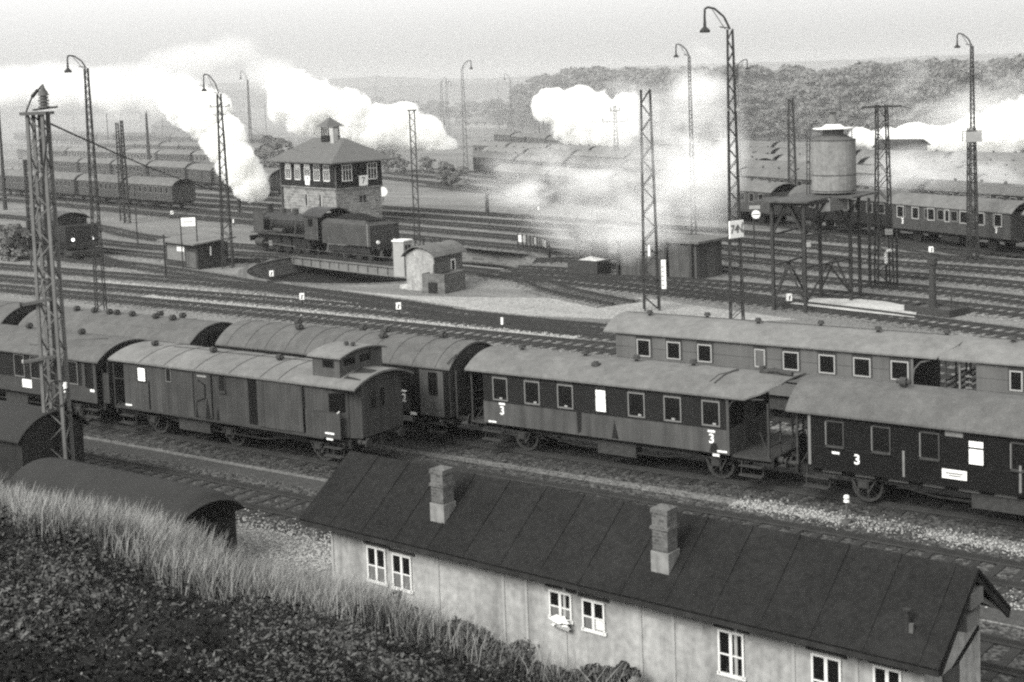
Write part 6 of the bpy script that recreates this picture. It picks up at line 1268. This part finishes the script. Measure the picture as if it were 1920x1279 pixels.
# ------------------------------------------------------------------ steam and smoke: soft-edged volumes
def steam_mat(name, dens, nscale, cut, gain, amp=1.0, col=1.0, aniso=.3, torn=0):
    m = bpy.data.materials.new(name); m.use_nodes = True; n = m.node_tree.nodes; l = m.node_tree.links; n.clear()
    o = n.new('ShaderNodeOutputMaterial'); v = n.new('ShaderNodeVolumePrincipled'); v.inputs['Color'].default_value = (col, col, col*.99, 1); v.inputs['Anisotropy'].default_value = aniso
    tc = n.new('ShaderNodeTexCoord'); gr = n.new('ShaderNodeTexGradient'); gr.gradient_type = 'SPHERICAL'; l.new(tc.outputs['Object'], gr.inputs[0])
    ge = n.new('ShaderNodeNewGeometry'); ns = n.new('ShaderNodeTexNoise'); ns.inputs['Scale'].default_value = nscale; ns.inputs['Detail'].default_value = 6; ns.inputs['Roughness'].default_value = .66; l.new(ge.outputs['Position'], ns.inputs[0])
    def mt(op, a, b):
        q = n.new('ShaderNodeMath'); q.operation = op
        for i, t in enumerate((a, b)):
            if isinstance(t, (int, float)): q.inputs[i].default_value = t
            else: l.new(t, q.inputs[i])
        return q.outputs[0]
    if torn:
        mp = n.new('ShaderNodeMapping'); mp.inputs['Rotation'].default_value = (0, .5, .3); mp.inputs['Scale'].default_value = (.55, 1, 1.1); l.new(ge.outputs['Position'], mp.inputs[0]); l.new(mp.outputs[0], ns.inputs[0]); ns.inputs['Distortion'].default_value = .6
        a = n.new('ShaderNodeClamp'); l.new(mt('MULTIPLY', gr.outputs[1] if len(gr.outputs) > 1 else gr.outputs[0], 1.7), a.inputs[0])
        b = n.new('ShaderNodeClamp'); l.new(mt('MULTIPLY', mt('SUBTRACT', ns.outputs[0], cut), gain), b.inputs[0])
        l.new(mt('MULTIPLY', mt('MULTIPLY', a.outputs[0], b.outputs[0]), dens), v.inputs['Density']); l.new(v.outputs[0], o.inputs['Volume']); return m
    s = mt('ADD', gr.outputs[1] if len(gr.outputs) > 1 else gr.outputs[0], mt('MULTIPLY', mt('SUBTRACT', ns.outputs[0], .5), amp))
    s = mt('MULTIPLY', mt('SUBTRACT', s, cut), gain); c = n.new('ShaderNodeClamp'); l.new(s, c.inputs[0])
    l.new(mt('MULTIPLY', c.outputs[0], dens), v.inputs['Density']); l.new(v.outputs[0], o.inputs['Volume']); return m
ico = bpy.data.meshes.new('steam_blob'); import bmesh
bm_ = bmesh.new(); bmesh.ops.create_icosphere(bm_, subdivisions=2, radius=1.0); bm_.to_mesh(ico); bm_.free()
def plume(label, m, blobs, cat='steam'):
    "blobs: photo x, y, radius in photo px (x, y), distance"
    for x, y, rx, ry, d in blobs:
        me = ico.copy(); me.materials.clear(); me.materials.append(m); o = bpy.data.objects.new('steam', me); COL.objects.link(o); o.location = AT(x, y, d)
        k = d/FPX*1.03; o.scale = (rx*k, max(rx, ry)*k*.8, ry*k); o.rotation_euler = (0, 0, PSI); tag(o, label, cat, kind='stuff')
S1 = steam_mat('steam_dense_near', 2.0, .42, .16, 16, amp=1.35, aniso=0)
S2 = steam_mat('steam_dense_far', 1.0, .17, .16, 16, amp=1.35, aniso=0)
SW = steam_mat('steam_wisp', .42, .33, .33, 3.0, amp=1.9)
SWf = steam_mat('steam_wisp_far', .12, .07, .25, 2.2, amp=1.6)
SC2 = steam_mat('steam_column', .34, .30, .42, 4.5, torn=1, aniso=0)
ST = steam_mat('steam_torn', .25, .30, .49, 7.0, torn=1, aniso=0)
STf = steam_mat('steam_torn_far', .085, .11, .46, 6.0, torn=1, aniso=0)
plume('dense white steam puff rising left of the signal box', S1, [(472, 343, 42, 40, 150), (443, 308, 46, 46, 150), (420, 262, 50, 52, 151), (388, 215, 56, 52, 152), (350, 192, 56, 50, 154)])
plume('steam drifting away to the left of the puff', SW, [(300, 190, 75, 48, 158), (235, 182, 75, 45, 162), (170, 175, 70, 40, 166), (330, 170, 60, 50, 156), (280, 160, 80, 55, 158), (200, 165, 90, 55, 164), (110, 170, 90, 50, 170), (30, 165, 80, 50, 176)])
plume('dense white steam bank behind the signal box roof', S2, [(832, 274, 32, 26, 300), (795, 250, 48, 42, 300), (752, 238, 55, 50, 300), (700, 242, 58, 54, 300), (645, 225, 68, 62, 300), (590, 205, 68, 66, 300), (545, 180, 60, 60, 302)])
plume('thin steam trailing up from the bank into the sky', SWf, [(490, 140, 70, 60, 310), (440, 95, 75, 42, 315), (520, 150, 60, 60, 310), (370, 110, 80, 40, 320), (300, 120, 70, 35, 325)])
plume('broad veil of smoke over the left of the yard', SWf, [(60, 150, 170, 40, 380), (240, 150, 150, 40, 390)])
plume('dense white steam cloud below the wooded hill', S2, [(1035, 200, 46, 40, 240), (1075, 222, 56, 54, 240), (1085, 190, 40, 32, 240), (1130, 218, 58, 52, 240), (1170, 202, 42, 38, 240), (1150, 245, 62, 42, 240), (1100, 250, 60, 34, 240)])
plume('tall veil of steam rising left of the tallest mast', SC2, [(1325, 275, 80, 190, 106), (1305, 190, 62, 120, 108), (1300, 310, 90, 110, 104)])
plume('torn wisps of steam drifting over the coaling stage', ST, [(1120, 350, 240, 115, 100), (1215, 250, 130, 130, 106), (975, 345, 130, 75, 104), (1240, 410, 130, 75, 95), (1110, 425, 140, 60, 86), (1190, 450, 110, 50, 84), (1215, 320, 100, 140, 76)])
plume('long white steam strip in front of the right-hand wood', S2, [(1614, 256, 26, 20, 225), (1660, 262, 40, 26, 225), (1715, 262, 52, 34, 225), (1775, 262, 58, 38, 225), (1835, 256, 62, 46, 225), (1890, 244, 62, 58, 225), (1945, 235, 62, 66, 225)])
plume('thin steam curling up against the right-hand wood', STf, [(1760, 205, 150, 60, 228), (1880, 180, 90, 95, 228), (1705, 165, 50, 70, 228)])
plume('wisps of steam over the trains at the right', ST, [(1760, 318, 180, 50, 126), (1870, 350, 110, 75, 120)])

yard = steam_mat('yard_smoke', .0016, .012, -.35, 1.0, amp=1.0, col=.74)
for lab, loc, sc in (('thin coal smoke hanging over the distant sidings', (-120, 350, 4), (420, 258, 36)), ('thicker coal smoke over the far left of the yard', (-330, 270, 4), (230, 170, 34))):
    me = ico.copy(); me.materials.append(yard); o = bpy.data.objects.new('smoke', me); COL.objects.link(o); o.location = loc; o.scale = sc; o.rotation_euler.z = PSI if sc[0] < 300 else 0; tag(o, lab, 'smoke', kind='stuff')
# ------------------------------------------------------------------ haze
hz = MB(); hz.box(-3000, 3000, -60, 4000, -2.5, 60)
hm = bpy.data.materials.new('haze'); hm.use_nodes = True; hn = hm.node_tree.nodes; hn.clear()
ho = hn.new('ShaderNodeOutputMaterial'); hv = hn.new('ShaderNodeVolumePrincipled'); hv.inputs['Density'].default_value = .0002; hv.inputs['Color'].default_value = (1, 1, .99, 1); hv.inputs['Anisotropy'].default_value = .2
hm.node_tree.links.new(hv.outputs[0], ho.inputs['Volume'])
tag(hz.build('haze', hm), kind='stuff', label='smoky haze lying over the whole railway yard', cat='haze')
SC.cycles.use_denoising = False      # the sampling grain stands in for the film grain of the plate
